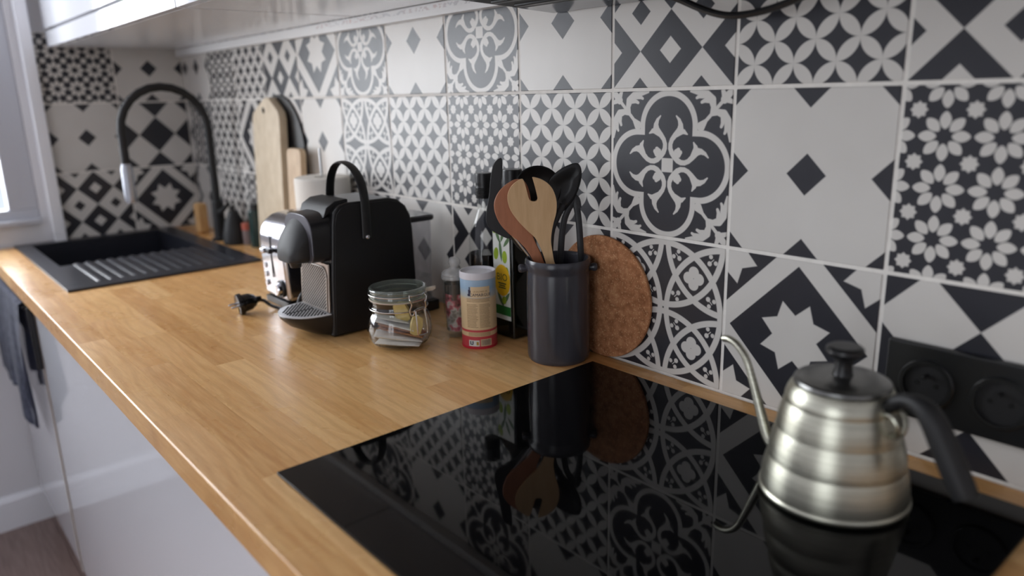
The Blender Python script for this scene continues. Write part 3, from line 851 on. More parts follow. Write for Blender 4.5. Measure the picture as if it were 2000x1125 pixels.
# ------------------------------------------------------------------ cork trivet, crock and its utensils
t = NT('cork')
n1 = t.noise(90, detail=4); n2 = t.noise(420, detail=2)
c = t.ramp(n1, [(.32, srgb(146, 94, 58)), (.52, srgb(176, 118, 78)), (.7, srgb(194, 140, 98))])
t.l(t.mix(t.ramp(n2, [(.58, (0, 0, 0, 1)), (.68, (.7, .7, .7, 1))]), c, srgb(222, 178, 134)), t.b.inputs['Base Color'])
t.set(Roughness=.85); t.bump(n1, .4, .001)
b = BM()
lathe(b, [(0, 0), (.0925, 0), (.0945, .0012), (.095, .0035), (.0945, .0056), (.0925, .0068), (0, .0068)], mtx=Matrix.Translation((.2125, .0008, .0952)) @ Matrix.Rotation(-math.pi/2, 4, 'X'), seg=72)
o = obj('cork_trivet', b, t.m); tag(base_at(o, (.2125, .004, 0)), 'round cork trivet standing on edge against the tiles behind the crock', 'trivet')

CX, CY = .254, .0585
glaze = NT('grey_stoneware_glaze')
gn = glaze.noise(5, stretch=(9, 9, 1.2), detail=3)
glaze.l(glaze.ramp(gn, [(.3, srgb(58, 58, 64)), (.7, srgb(72, 72, 79))]), glaze.b.inputs['Base Color'])
glaze.set(Roughness=.22, Specular_IOR_Level=.5)
crock = thing('utensil_crock', 'tall grey glazed stoneware crock full of cooking utensils', 'crock', (CX, CY, 0))
b = BM()
lathe(b, [(0, .0012), (.0455, .0012), (.0468, .003), (.0478, .008), (.0482, .05), (.0478, .11), (.0470, .138), (.0472, .142), (.0492, .146), (.0500, .151), (.0497, .156), (.0480, .1592), (.0455, .1585), (.0438, .154), (.0432, .14), (.0436, .02), (.040, .012), (0, .012)], (CX, CY, 0), 64)
obj('pot', b, glaze.m, crock, angle=45)
b = BM(); lathe(b, [(0, 0), (.0440, 0), (.0456, .0013), (0, .0013)], (CX, CY, 0), 48); obj('foot', b, mat('raw_stoneware', (170, 128, 96), .8), crock, label='unglazed tan foot ring')
for sgn in (1, -1):
    d = RT.copy(); d.z = 0; d.normalize()
    p0 = Vector((CX, CY, .143))-d*.0465*sgn; p1 = p0-d*.0135*sgn
    b = BM(); tube(b, [p0, p0-d*.004*sgn, p0-d*.007*sgn, p0-d*.010*sgn, p0-d*.0125*sgn, p1], [.005, .0052, .0068, .0068, .0055, .0025], 16); obj('knob', b, glaze.m, crock)

def plate_tool(name, uv, depth, thick, m, parent=None, bev=.0012, lean=None):
    """a flat utensil: outline in a plane square to the line of sight through the crock, real thickness"""
    p = Vector((CX, CY, .2))+HN*depth
    pts = [on_plane(p, *q) for q in uv]
    b = BM(); prism(b, pts, HN*thick, bev, 2)
    return obj(name, b, m, parent, angle=40)
Z1 = lambda q: (960+q[0]/4.296, 290+q[1]/4.296)
def wood(name, lo, hi, sc):
    t = NT(name)
    g = t.noise(1, stretch=(sc, sc, 22), detail=3)
    t.l(t.ramp(g, [(.3, srgb(*lo)), (.7, srgb(*hi))]), t.b.inputs['Base Color']); t.set(Roughness=.5)
    return t.m
beech = wood('pale_beech', (208, 168, 122), (220, 182, 136), 160)
cherry = wood('reddish_wood', (162, 102, 70), (176, 114, 80), 140)
def rounded(pts, sub=4):
    """smooth closed outline through the points"""
    n = len(pts); out = []
    P = [Vector((*p, 0)) for p in pts]
    for i in range(n):
        p0, p1, p2, p3 = P[i-1], P[i], P[(i+1) % n], P[(i+2) % n]
        for k in range(sub):
            t = k/sub
            q = 0.5*((2*p1)+(p2-p0)*t+(2*p0-5*p1+4*p2-p3)*t*t+(-p0+3*p1-3*p2+p3)*t**3)
            out.append((q.x, q.y))
    return out
fork = [(262, 258), (215, 275), (165, 320), (137, 380), (135, 440), (160, 520), (215, 600), (290, 680), (360, 745), (400, 810), (430, 880), (455, 960), (475, 1045), (520, 1500), (600, 1500), (552, 1045), (526, 950), (511, 860), (500, 780), (506, 700), (522, 620), (543, 540), (547, 450), (527, 370), (490, 310), (430, 265), (372, 245), (344, 243), (346, 258), (365, 325), (384, 405), (384, 430), (368, 443), (338, 442), (316, 425), (301, 370), (285, 312)]
o = plate_tool('wooden_fork', [Z1(q) for q in rounded(fork, 3)], -.016, .0055, beech, bev=.0018)
tag(base_at(o, (CX+.012, CY+.008, .0125)), 'pale wooden salad fork with one slot, frontmost in the grey crock', 'fork')
spoon = rounded([(215, 258), (150, 283), (80, 340), (35, 410), (20, 480), (35, 560), (78, 645), (150, 720), (235, 788), (300, 860), (350, 945), (388, 1045), (440, 1500), (520, 1500), (468, 1045), (440, 950), (410, 870), (375, 800), (345, 720), (335, 600), (335, 480), (320, 370), (280, 280)], 3)
o = plate_tool('wooden_spoon', [Z1(q) for q in spoon], -.006, .0055, cherry, bev=.002)
tag(base_at(o, (CX+.018, CY+.008, .0125)), 'reddish-brown wooden spoon just behind the pale wooden fork', 'spoon')
nylon = mat('black_nylon', (20, 20, 22), 0.42)
Z2 = lambda q: (840+q[0]/2.4456, 280+q[1]/2.4456)
blade = rounded([(342, 72), (318, 80), (299, 110), (288, 170), (281, 250), (268, 330), (268, 378), (288, 412), (335, 440), (374, 456), (384, 440), (362, 405), (350, 350), (343, 280), (342, 200), (346, 120)], 4)
sroot = thing('spatula', 'black spatula with narrow upright blade, leftmost in the grey crock', 'spatula', (CX+.01, CY, .0125))
o = plate_tool('blade', [Z2(q) for q in blade], .004, .004, nylon, sroot)
pl = lambda u, v, d_: on_plane(Vector((CX, CY, .2))+HN*d_, u, v)
b = BM(); tube(b, [pl(974, 425, .003), pl(1010, 470, .003), pl(1036, 503, .003), pl(1046, 540, .003), pl(1058, 640, .003)], .0022, 10); obj('shaft', b, steel, sroot)
b = BM(); tube(b, [pl(975, 424, .0095), pl(993, 447, .010), pl(1016, 478, .010), pl(1024, 488, .009)], [.0035, .0062, .0058, .004], 12); obj('sleeve', b, nylon, sroot)
b = BM(); tube(b, [pl(973.5, 427, .0012), pl(977, 430, .0012)], .0022, 10); obj('rivet', b, chrome, sroot)
# ladle behind
M_ = Matrix.Translation(pl(1050, 372, .028)) @ (HN*-1+Vector((0, 0, .25))).to_track_quat('Z', 'Y').to_matrix().to_4x4()
lroot = thing('ladle', 'black ladle with round bowl behind the two wooden tools', 'ladle', (CX, CY, .0125))
b = BM(); lathe(b, [(0, -.012), (.016, -.010), (.028, -.003), (.035, .006), (.0365, .008), (.0345, .0085), (.027, .000), (.015, -.006), (0, -.008)], mtx=M_, seg=40); obj('bowl', b, nylon, lroot)
b = BM(); tube(b, smooth_path([pl(1052, 400, .036), pl(1058, 440, .034), pl(1066, 500, .024), pl(1075, 630, .012)], 4), .006, 12, flat=.003, ref=RT); obj('shank', b, nylon, lroot)
# serving spoon, right
sp_out = rounded([(468, 292), (540, 200), (640, 140), (712, 122), (745, 148), (757, 210), (746, 290), (716, 380), (682, 440), (640, 492), (600, 530), (555, 545), (520, 500), (480, 400)], 4)
def dish(name, uv, depth, m, parent, bulge):
    p = Vector((CX, CY, .2))+HN*depth
    pts = [on_plane(p, *q) for q in uv]
    c = sum(pts, Vector())/len(pts)
    rings = []
    for s_, off in ((1.0, 0), (.97, .0012), (.8, -.0002), (.5, bulge*.7), (.2, bulge)):
        rings.append([c+(q-c)*s_+HN*off for q in pts])
    rings = [[c+(q-c)*s_+HN*off for q in pts] for s_, off in ((.2, bulge+.003), (.5, bulge*.75+.003), (.8, bulge*.35+.0025), (.98, .002))]+rings
    b = BM(); loft(b, rings)
    return obj(name, b, m, parent, angle=50)
proot = thing('serving_spoon', 'black serving spoon with big oval bowl, rightmost in the grey crock', 'spoon', (CX-.01, CY, .0125))
dish('bowl', [Z1(q) for q in sp_out], .014, nylon, proot, .007)
b = BM(); tube(b, smooth_path([pl(*Z1((600, 470)), .017), pl(*Z1((548, 570)), .014), pl(*Z1((495, 720)), .009), pl(*Z1((485, 1040)), .007), pl(*Z1((500, 1400)), .006)], 4), .0058, 12, flat=.0035, ref=RT); obj('shank', b, nylon, proot)
# tongs / open-framed turner
troot = thing('tongs', 'dark grey tongs with two open arms at the right rear of the crock', 'tongs', (CX-.01, CY-.012, .0125))
tgrey = mat('tong_grey', (42, 42, 45), 0.45)
for arm in ([(700, 425), (720, 520), (735, 640), (745, 800), (752, 940), (750, 1060), (728, 1350)], [(690, 430), (650, 500), (612, 590), (592, 720), (580, 880), (572, 1040), (566, 1350)]):
    b = BM(); tube(b, smooth_path([pl(*Z1(q), .020) for q in arm], 4), .0050, 12, flat=.0028, ref=RT); obj('arm', b, tgrey, troot)
b = BM(); tube(b, smooth_path([pl(*Z1(q), .020) for q in ((722, 500), (712, 440), (694, 418), (672, 436), (650, 490))], 4), .0062, 12, flat=.003, ref=RT); obj('hinge', b, tgrey, troot)

# ------------------------------------------------------------------ oil bottle
ox0, ox1, oy0, oy1 = .362, .417, .0025, .056
oil = thing('olive_oil_bottle', 'tall dark square bottle with green olive label beside the crock', 'bottle', ((ox0+ox1)/2, (oy0+oy1)/2, 0))
dark_glass = NT('dark_green_glass'); dark_glass.set(Base_Color=srgb(12, 15, 10), Roughness=.06, Specular_IOR_Level=.55)
ocx, ocy = (ox0+ox1)/2, (oy0+oy1)/2
def sq(hw_, z, rr_, n=5):
    rr_ = min(rr_, hw_*.999); hy = hw_*(oy1-oy0)/(ox1-ox0)
    out = []
    for sx, sy, a0 in ((1, 1, 0), (-1, 1, 90), (-1, -1, 180), (1, -1, 270)):
        for k in range(n+1):
            a = math.radians(a0+90*k/n); out.append((ocx+sx*(hw_-rr_)+rr_*math.cos(a), ocy+sy*(hy-rr_*hy/hw_)+rr_*hy/hw_*math.sin(a), z))
    return out
H_ = (ox1-ox0)/2
b = BM(); loft(b, [sq(H_-.003, .0005, .005), sq(H_, .003, .006), sq(H_, .195, .006), sq(H_*.96, .208, .010), sq(H_*.80, .220, .014), sq(.0165, .232, .016), sq(.0145, .240, .0145), sq(.014, .258, .014)]); obj('glass_body', b, dark_glass.m, oil)
b = BM(); lathe(b, [(0, .252), (.0165, .252), (.0168, .254), (.0168, .278), (.0158, .2805), (0, .2805)], (ocx, ocy, 0), 32); obj('cap', b, black_plastic, oil)
lab = mat('label_white', (226, 228, 222), 0.55)
lx0, lx1, lz0, lz1 = ox0+.007, ox1-.006, .032, .200
b = BM(); box(b, lx0, lx1, oy1+.0001, oy1+.0004, lz0, lz1); label = obj('label', b, lab, oil, label='white label with olives and a yellow disc')
def flat_poly(pts, y):
    b = BM(); prism(b, [(x, y, z) for x, z in pts], (0, .00012, 0)); return b
def ell(cx, cz, a, c_, rot=0, n=20, lens=False):
    out = []
    for k in range(n):
        th = 2*math.pi*k/n; x, z = a*math.cos(th), c_*math.sin(th)*(abs(math.sin(th)) if lens else 1)
        out.append((cx+x*math.cos(rot)-z*math.sin(rot), cz+x*math.sin(rot)+z*math.cos(rot)))
    return [(min(lx1, max(lx0, p[0])), p[1]) for p in out]
og = mat('olive_green', (150, 176, 44), 0.5, var=.15, scale=60); lg = mat('leaf_green', (92, 122, 82), 0.5); yl = mat('label_yellow', (240, 190, 30), 0.5); gb = mat('label_green', (38, 112, 48), 0.5); ink = mat('label_ink', (60, 72, 40), 0.6)
lw = lx1-lx0
L_ = lambda u, v: (lx1-u*lw, lz1-v*(lz1-lz0))   # u, v from the label's top left as the camera sees it
yy = oy1+.0004
for u, v, a in ((.18, .34, .2), (.70, .36, 0), (.14, .08, .3), (.78, .52, .1)):
    b = flat_poly(ell(*L_(u, v), .0062, .0105, a), yy); obj('olive_print', b, og, label)
for u, v, a, L in ((.46, .30, 1.45, .019), (.30, .16, 1.1, .013), (.62, .14, 2.0, .015), (.86, .2, 2.3, .014), (.4, .80, 1.0, .015), (.75, .78, 2.2, .015)):
    b = flat_poly(ell(*L_(u, v), L, .0034, a, lens=True), yy+.0001); obj('leaf_print', b, lg, label)
b = flat_poly(ell(*L_(.52, .60), .0205, .0270), yy+.00022); obj('yellow_disc', b, yl, label)
b = flat_poly([L_(0, .86), L_(1, .86), L_(1, .955), L_(0, .955)], yy+.0002); obj('green_band', b, gb, label)
b = flat_poly(ell(*L_(.62, .80), .0055, .007, .2), yy+.0002); obj('olive_print', b, og, label)
def lab_x(cx, cz, y): return lambda x, v: (cx-x, y, cz+v)
b = text_bm('BIO', .017, lab_x(*L_(.52, .57), yy+.00045)); obj('lettering', b, ink, label, flip=False)
b = BM()
for k, w in enumerate((.8, .6, .72)):
    p, q = L_(.52-w*.3, .625+.022*k), L_(.52+w*.3, .637+.022*k)
    box(b, min(p[0], q[0]), max(p[0], q[0]), yy+.0004, yy+.0005, min(p[1], q[1]), max(p[1], q[1]))
obj('fine_print', b, ink, label, kind='stuff')

# ------------------------------------------------------------------ vinegar bottle
vx, vy = .459, .0335
vin = thing('vinegar_bottle', 'clear round bottle half full of dark vinegar, left of the oil bottle', 'bottle', (vx, vy, 0))
clear = glass('clear_glass', (.97, .985, .98), 0.01, 1.5, 1.3)
b = BM(); lathe(b, [(0, .0005), (.026, .0005), (.0285, .003), (.0292, .01), (.0292, .145), (.0285, .157), (.0262, .170), (.0222, .183), (.0172, .195), (.0132, .206), (.0112, .218), (.0108, .240), (.0108, .246), (0, .246)], (vx, vy, 0), 48); obj('glass_body', b, clear, vin, angle=60)
b = BM(); lathe(b, [(0, .004), (.025, .004), (.0276, .008), (.0276, .1335), (0, .1335)], (vx, vy, 0), 40); vq = NT('dark_vinegar'); vq.set(Base_Color=srgb(22, 13, 11), Roughness=.08); obj('vinegar', b, vq.m, vin)
b = BM(); pr_ = [(0, .228)]
for k in range(7): pr_ += [(.0138, .228+.0028*k), (.0146, .2291+.0028*k), (.0146, .2299+.0028*k)]
pr_ += [(.0140, .2485), (.0144, .252), (.0147, .256), (.0144, .262), (.0147, .266), (.0140, .2705), (0, .2705)]
lathe(b, pr_, (vx, vy, 0), 36); obj('cap', b, black_plastic, vin)

# ------------------------------------------------------------------ salt canister
sx_, sy_, sr = .391, .1065, .0288
salt = thing('salt_canister', 'round cardboard salt canister, pale blue, beige and red, with white lid', 'canister', (sx_, sy_, 0))
t = NT('salt_print')
sep = t.n('ShaderNodeSeparateXYZ'); t.l(t.texco(), sep.inputs[0])
z = t.math('MULTIPLY', sep.outputs[2], 1/.126)
ramp = t.n('ShaderNodeValToRGB'); ramp.color_ramp.interpolation = 'LINEAR'
e = ramp.color_ramp.elements
stops = [(0, srgb(196, 30, 52)), (.165, srgb(200, 34, 56)), (.170, srgb(226, 196, 150)), (.222, srgb(226, 196, 150)), (.227, srgb(200, 34, 56)), (.252, srgb(200, 34, 56)), (.257, srgb(228, 200, 154)), (.66, srgb(226, 198, 154)), (.70, srgb(190, 196, 196)), (.80, srgb(150, 184, 214)), (.93, srgb(168, 200, 228)), (1, srgb(180, 206, 230))]
e[0].position, e[0].color = stops[0]; e[1].position, e[1].color = stops[-1]
for p, c in stops[1:-1]:
    k = e.new(p); k.color = c
t.l(z, ramp.inputs[0])
t.l(t.mix(t.noise(40), ramp.outputs[0], srgb(235, 226, 214)), t.b.inputs['Base Color']); t.b.inputs['Roughness'].default_value = .5
mxn = [n for n in t.t.nodes if n.bl_idname == 'ShaderNodeMix'][-1]
t.t.links.remove(mxn.inputs[0].links[0]); mxn.inputs[0].default_value = .06
b = BM(); lathe(b, [(0, .0012), (.0284, .0012), (.0288, .0025), (.0288, .1195), (0, .1195)], (0, 0, 0), 64); o = obj('tube', b, t.m, None); o.location = (sx_, sy_, 0); adopt(o, salt)
b = BM(); lathe(b, [(0, 0), (.0290, 0), (.0293, .001), (.0293, .0032), (.0287, .0036), (0, .0036)], (sx_, sy_, 0), 56); obj('bottom_rim', b, mat('salt_red', (198, 30, 54), 0.5), salt)
b = BM(); lathe(b, [(0, .1212), (.0245, .1212), (.0262, .1218), (.0272, .1252), (.0285, .1258), (.0294, .1245), (.0295, .1150), (.0289, .1145), (.0287, .118), (0, .1185)], (sx_, sy_, 0), 64); obj('lid', b, mat('lid_white', (226, 224, 230), 0.45), salt)
A0 = math.atan2(CAM.y-sy_, CAM.x-sx_)
def cyl_x(z0, da=0.0, r=.0290):
    def f(x, v):
        a = A0+da+x/r
        return (sx_+r*math.cos(a), sy_+r*math.sin(a), z0+v)
    return f
def patch(x0, x1, z0, z1, r=.02895, n=10, da=0.0):
    b = BM(); f = cyl_x(0, da, r); g = cyl_x(0, da, r+.00012)
    loft(b, [[f(x0+(x1-x0)*k/n, z0), g(x0+(x1-x0)*k/n, z0), g(x0+(x1-x0)*k/n, z1), f(x0+(x1-x0)*k/n, z1)] for k in range(n+1)])
    return b
navy = mat('print_navy', (52, 50, 78), .6); beige = mat('print_beige', (226, 200, 160), .55); brownp = mat('print_brown', (150, 118, 84), .6)
tb = salt.children[0]
obj('name_panel', patch(-.0125, .0195, .0865, .1040), beige, tb)
b = text_bm('CAMARGUE', .0068, cyl_x(.0905, .12, .02925)); obj('lettering', b, navy, tb, flip=False)
b = text_bm('LE SAUNIER DE', .0034, cyl_x(.0962, .12, .02925)); obj('lettering', b, brownp, tb, flip=False)
b = BM()
for x_, z0, z1, w_ in ((0, .0885, .099, .0016), (.0006, .099, .1035, .0009), (-.0018, .0885, .092, .0012), (.002, .094, .098, .0008)):
    join(b, patch(x_-w_, x_+w_, z0, z1, .0291, 1, -.52))
obj('figure_print', b, navy, tb)
b = BM()
rg = random.Random(3)
for blk, (za, zb_) in enumerate(((.078, .0845), (.059, .075), (.037, .057))):
    zz = zb_
    while zz > za:
        for xa, xb_ in ((-.0205, -.0012), (.0012, .0205)) if blk else ((-.0205, .0205),):
            e_ = xb_-rg.random()*.004
            join(b, patch(xa, e_, zz-.0007, zz, .02896, 6))
        zz -= .0022
obj('fine_print', b, brownp, tb, kind='stuff')
b = BM()
for zz in (.0225, .0245, .0265): join(b, patch(-.019, .019, zz, zz+.0008, .02896, 6))
obj('fine_print', b, brownp, tb, kind='stuff')
obj('white_panel', patch(-.0185, -.0005, .0050, .0150), lab, tb)
b = BM()
join(b, patch(-.0165, -.0145, .0075, .0135, .0291, 2)); join(b, patch(-.0145, -.011, .0072, .0088, .0291, 2)); join(b, patch(-.0125, -.0105, .009, .0135, .0291, 2)); obj('mark_print', b, navy, tb)
obj('gold_mark', patch(-.0055, -.0018, .0068, .0125, .0291, 3), mat('print_gold', (190, 150, 60), .6), tb)
obj('barcode_panel', patch(.0015, .0205, .0050, .0165), beige, tb)
b = BM(); xx = .0028
while xx < .0190:
    w_ = .0004+rg.random()*.0009
    join(b, patch(xx, xx+w_, .0062, .0155, .0291, 1)); xx += w_+.0004+rg.random()*.0009
obj('barcode', b, navy, tb, kind='stuff')

# ------------------------------------------------------------------ small glass jar with a knobbed lid
jx, jy = .4535, .1062
sj = thing('small_jar', 'small knob-lidded glass jar behind the salt canister, left of it', 'jar', (jx, jy, 0))
b = BM(); lathe(b, [(0, .0006), (.0185, .0006), (.0200, .003), (.0204, .010), (.0212, .085), (.0222, .100), (.0222, .106), (.0195, .108), (.0185, .106), (.0185, .095), (.0172, .012), (0, .008)], (jx, jy, 0), 40); obj('glass_body', b, clear, sj, angle=60)
b = BM(); lathe(b, [(0, .0085), (.0168, .012), (.0180, .060), (.0182, .076), (0, .076)], (jx, jy, 0), 32)
t = NT('jar_contents'); n1 = t.noise(55, detail=2); sep = t.n('ShaderNodeSeparateXYZ'); t.l(t.texco(), sep.inputs[0])
pinkish = t.ramp(n1, [(.36, srgb(120, 112, 106)), (.48, srgb(205, 198, 192)), (.56, srgb(196, 96, 112)), (.66, srgb(70, 46, 44))])
t.l(pinkish, t.b.inputs['Base Color']); t.set(Roughness=.5)
obj('wrapped_sweets', b, t.m, sj, kind='stuff', label='pink and white wrapped sweets')
b = BM(); lathe(b, [(0, .0762), (.0182, .0762), (.0186, .094), (0, .094)], (jx, jy, 0), 32); obj('dark_filling', b, mat('dark_filling', (50, 50, 52), .7, var=.2, scale=120), sj, label='dark grey upper layer')
b = BM(); lathe(b, [(0, .1065), (.0222, .1065), (.0232, .1085), (.0228, .1115), (.018, .115), (.010, .1175), (.0075, .120), (.0078, .122), (.0098, .1262), (.0098, .1315), (.0072, .1362), (0, .138)], (jx, jy, 0), 36); obj('lid', b, glass('frosty_glass', (.95, .95, .95), 0.12, 1.5, 1.5, (.35, (.8, .79, .78))), sj, angle=60)
b = BM(); lathe(b, [(.0222, .101), (.0232, .1015), (.0236, .104), (.0232, .1065), (.0222, .107)], (jx, jy, 0), 36); obj('neck_ring', b, glass('frosty_glass', (.95, .95, .95), 0.12, 1.5, 1.5, (.35, (.8, .79, .78))), sj)

# ------------------------------------------------------------------ clip-top jar and what is in it
qx, qy = .4779, .2044
cj = thing('clip_top_jar', 'squat glass clip-top jar with sachets in front of the coffee machine', 'jar', (qx, qy, 0))
outer = [(0, .0012), (.032, .0006), (.042, .002), (.0485, .008), (.0524, .018), (.0536, .030), (.0526, .043), (.0490, .054), (.0455, .0595), (.0440, .0635), (.0452, .0655), (.0462, .0680), (.0452, .0705), (.0440, .0730), (.0448, .0765), (.0466, .0785), (.0466, .0815)]
inner = [(.0425, .0815), (.0415, .070), (.0425, .060), (.0465, .052), (.0500, .042), (.0510, .030), (.0498, .019), (.0455, .010), (.036, .006), (0, .0055)]
b = BM(); lathe(b, outer+inner, (qx, qy, 0), 64); obj('glass_body', b, glass('jar_glass', (.97, .985, .98), 0.01, 1.5, 1.9), cj, angle=60)
b = BM(); lathe(b, [(.040, .0818), (.0470, .0818), (.0474, .0828), (.0470, .0838), (.040, .0838)], (qx, qy, 0), 56); obj('seal_ring', b, mat('rubber_seal', (196, 182, 166), .6), cj)
b = BM(); lathe(b, [(0, .0895), (.034, .0895), (.038, .0845), (.0462, .0840), (.0472, .086), (.0470, .090), (.0455, .0930), (.0468, .0955), (.0474, .0985), (.0466, .1012), (.0440, .1025), (.041, .1020), (.036, .0998), (0, .0995)], (qx, qy, 0), 64); obj('lid', b, glass('lid_glass', (.84, .90, .85), 0.03, 1.5, 1.8, (.16, (.55, .60, .55))), cj, angle=60)
wire = mat('clip_wire', (205, 200, 196), 0.2, 1.0)
ja = math.atan2(CAM.y-qy, CAM.x-qx)+.62       # the clip sits to the right of the near side
er, et = Vector((math.cos(ja), math.sin(ja), 0)), Vector((-math.sin(ja), math.cos(ja), 0))
J_ = lambda t_, z_, r_: Vector((qx, qy, 0))+er*r_+et*t_+Vector((0, 0, z_))
b = BM()
ring = [(qx+.0472*math.cos(2*math.pi*k/64), qy+.0472*math.sin(2*math.pi*k/64), .0682) for k in range(64)]
tube(b, ring, .0011, 8, closed=True)
ring = [(qx+.0480*math.cos(2*math.pi*k/64), qy+.0480*math.sin(2*math.pi*k/64), .0925) for k in range(64)]
tube(b, ring, .0011, 8, closed=True); obj('wire_hoop', b, wire, cj)
b = BM()
tube(b, smooth_path([J_(-.014, .096, .0495), J_(-.0165, .090, .0535), J_(-.0135, .082, .0540), J_(-.0155, .072, .0515), J_(-.0135, .064, .0520), J_(-.0105, .066, .0545), J_(-.0085, .073, .0560), J_(.0085, .073, .0560), J_(.0105, .066, .0545), J_(.0135, .064, .0520), J_(.0155, .072, .0515), J_(.0135, .082, .0540), J_(.0165, .090, .0535), J_(.014, .096, .0495)], 5), .0012, 8)
tube(b, [J_(-.0145, .0955, .050), J_(-.008, .094, .052), J_(.008, .094, .052), J_(.0145, .0955, .050)], .0012, 8)
tube(b, [J_(-.0135, .087, .0545), J_(.0135, .087, .0545)], .0012, 8)
cl = obj('clip', b, wire, cj)
b = BM()
tube(b, smooth_path([J_(-.0085, .071, .0565), J_(-.0092, .060, .0585), J_(-.0098, .045, .0605), J_(-.0098, .035, .0610), J_(-.0070, .0315, .0610), J_(.0070, .0315, .0610), J_(.0098, .035, .0610), J_(.0098, .045, .0605), J_(.0092, .060, .0585), J_(.0085, .071, .0565)], 5), .0013, 8); obj('lever', b, wire, cj, label='wire lever hanging over the belly')
b = BM(); er2 = Vector((math.cos(ja+math.pi*.62), math.sin(ja+math.pi*.62), 0))
d2 = RT.copy(); d2.z = 0; d2.normalize()
p0 = Vector((qx, qy, .094))+d2*.045
b = BM(); prism(b, [p0+Vector((0, 0, -.004)), p0+d2*.012+Vector((0, 0, -.002)), p0+d2*.017+Vector((0, 0, .0015)), p0+d2*.016+Vector((0, 0, .0045)), p0+d2*.010+Vector((0, 0, .004)), p0+Vector((0, 0, .002))], HN*.008, .001, 2); obj('seal_tab', b, mat('rubber_seal', (196, 182, 166), .6), cj, label='pale rubber pull tab')
paper = mat('sachet_paper', (232, 229, 227), .6, var=.06, scale=40)
kraft = mat('kraft_paper', (168, 116, 84), .7, var=.1, scale=60)
bisc = mat('biscuit', (224, 196, 128), .8, var=.1, scale=120, bump=.3)
def slab(name, size, loc, rot, m, label, cat, group=None, puff=.35):
    b = BM(); w, l, h = size
    rings = []
    n = 6
    for k, s_ in enumerate((.0, .08, .5, .92, 1.0)):
        x = -w/2+w*s_; th = h*(.15 if k in (0, 4) else (.8 if k in (1, 3) else 1.0))
        rings.append([(x, -l/2, -h*.08), (x, -l/2*.85, -th/2), (x, l/2*.85, -th/2), (x, l/2, -h*.08), (x, l/2, h*.08), (x, l/2*.85, th/2), (x, -l/2*.85, th/2), (x, -l/2, h*.08)])
    loft(b, rings)
    bmesh.ops.transform(b, matrix=Matrix.Translation(loc) @ Matrix(((RT.x, -HN.x, 0, 0), (RT.y, -HN.y, 0, 0), (0, 0, 1, 0), (0, 0, 0, 1))) @ rot, verts=b.verts)
    o = obj(name, b, m); base_at(o, loc); tag(o, label, cat, group); return o
EU = lambda x, y, z: Matrix.Rotation(math.radians(z), 4, 'Z') @ Matrix.Rotation(math.radians(y), 4, 'Y') @ Matrix.Rotation(math.radians(x), 4, 'X')
F0 = Vector((qx, qy, 0))
hr = Vector((RT.x, RT.y, 0)).normalized()
S_ = lambda a, d_, z_: F0+hr*a-HN*d_+Vector((0, 0, z_))
slab('sachet', (.074, .048, .007), S_(.001, .006, .0105), EU(0, 2, 8), paper, 'white paper sachet at the very bottom of the clip-top jar', 'sachet')
slab('sachet', (.078, .046, .007), S_(-.002, .006, .0185), EU(4, 9, -4), paper, 'second white sachet from the bottom of the clip-top jar', 'sachet')
slab('sachet', (.074, .042, .005), S_(.004, .004, .0265), EU(6, 13, 3), kraft, 'lower of the two brown sachets slanting in the clip-top jar', 'sachet')
slab('sachet', (.072, .042, .005), S_(.002, .004, .0335), EU(4, 15, -3), kraft, 'upper of the two brown sachets slanting in the clip-top jar', 'sachet')
slab('sachet', (.068, .040, .005), S_(-.006, .006, .0395), EU(5, 15, 4), paper, 'white sachet resting on the brown ones in the clip-top jar', 'sachet')
slab('sachet', (.058, .036, .004), S_(-.012, .004, .0475), EU(8, 13, -2), paper, 'topmost white sachet slanting in the clip-top jar', 'sachet')
slab('biscuit', (.024, .009, .036), S_(.006, .006, .0585), EU(-6, -16, 10), bisc, 'yellow biscuit standing upright in the middle of the clip-top jar', 'biscuit')
slab('biscuit', (.019, .008, .034), S_(.030, .022, .0400), EU(-4, 12, -20), bisc, 'yellow biscuit behind the wire lever of the clip-top jar', 'biscuit')

# ------------------------------------------------------------------ boards, tray and kitchen roll behind the machines
board_wood = wood('pale_board_wood', (206, 188, 160), (224, 208, 182), 40)
b = BM()
out = [(1.262, .0006), (1.262, .352), (1.268, .368), (1.285, .380), (1.305, .392), (1.322, .4035), (1.345, .4035), (1.365, .394), (1.395, .380), (1.420, .366), (1.428, .352), (1.428, .0006)]
prism(b, [(x, .0075+.02*(1-z/.4), z) for x, z in out], (0, .022, 0), .003, 2)
bd = obj('cutting_board', b, board_wood); tag(base_at(bd, (1.345, .03, 0)), 'tall pale wooden cutting board with hanging hole, leaning on the tiles', 'cutting board')
b = BM(); lathe(b, [(0, 0), (.0075, 0), (.0075, .0004), (0, .0004)], mtx=Matrix.Translation((1.352, .0078+.02*(1-.372/.4)+.0221, .372)) @ Matrix.Rotation(-math.pi/2, 4, 'X'), seg=24); obj('hanging_hole', b, mat('hole_dark', (60, 48, 36), .9), bd)
b = BM(); out = [(1.152, .0006), (1.152, .272), (1.157, .280), (1.166, .283), (1.212, .283), (1.222, .280), (1.227, .272), (1.227, .0006)]
prism(b, [(x, .020+.014*(1-z/.283), z) for x, z in out], (0, .016, 0), .002, 2)
o = obj('cutting_board', b, wood('honey_board_wood', (196, 168, 136), (216, 192, 160), 40)); tag(base_at(o, (1.19, .03, 0)), 'short wooden board standing to the right of the tall pale board', 'cutting board')
b = BM(); out = []
for k in range(15):
    a = math.pi*k/14; out.append((1.318+.128*math.cos(a), .268+.142*math.sin(a)))
out = [(1.446-.256, .0006)]+out+[(1.446-.256, .0006)]
out = [(1.188, .0006)]+[(1.318-.130*math.cos(math.pi*k/18), .270+.140*math.sin(math.pi*k/18)) for k in range(14)]+[(1.42, .0006)]
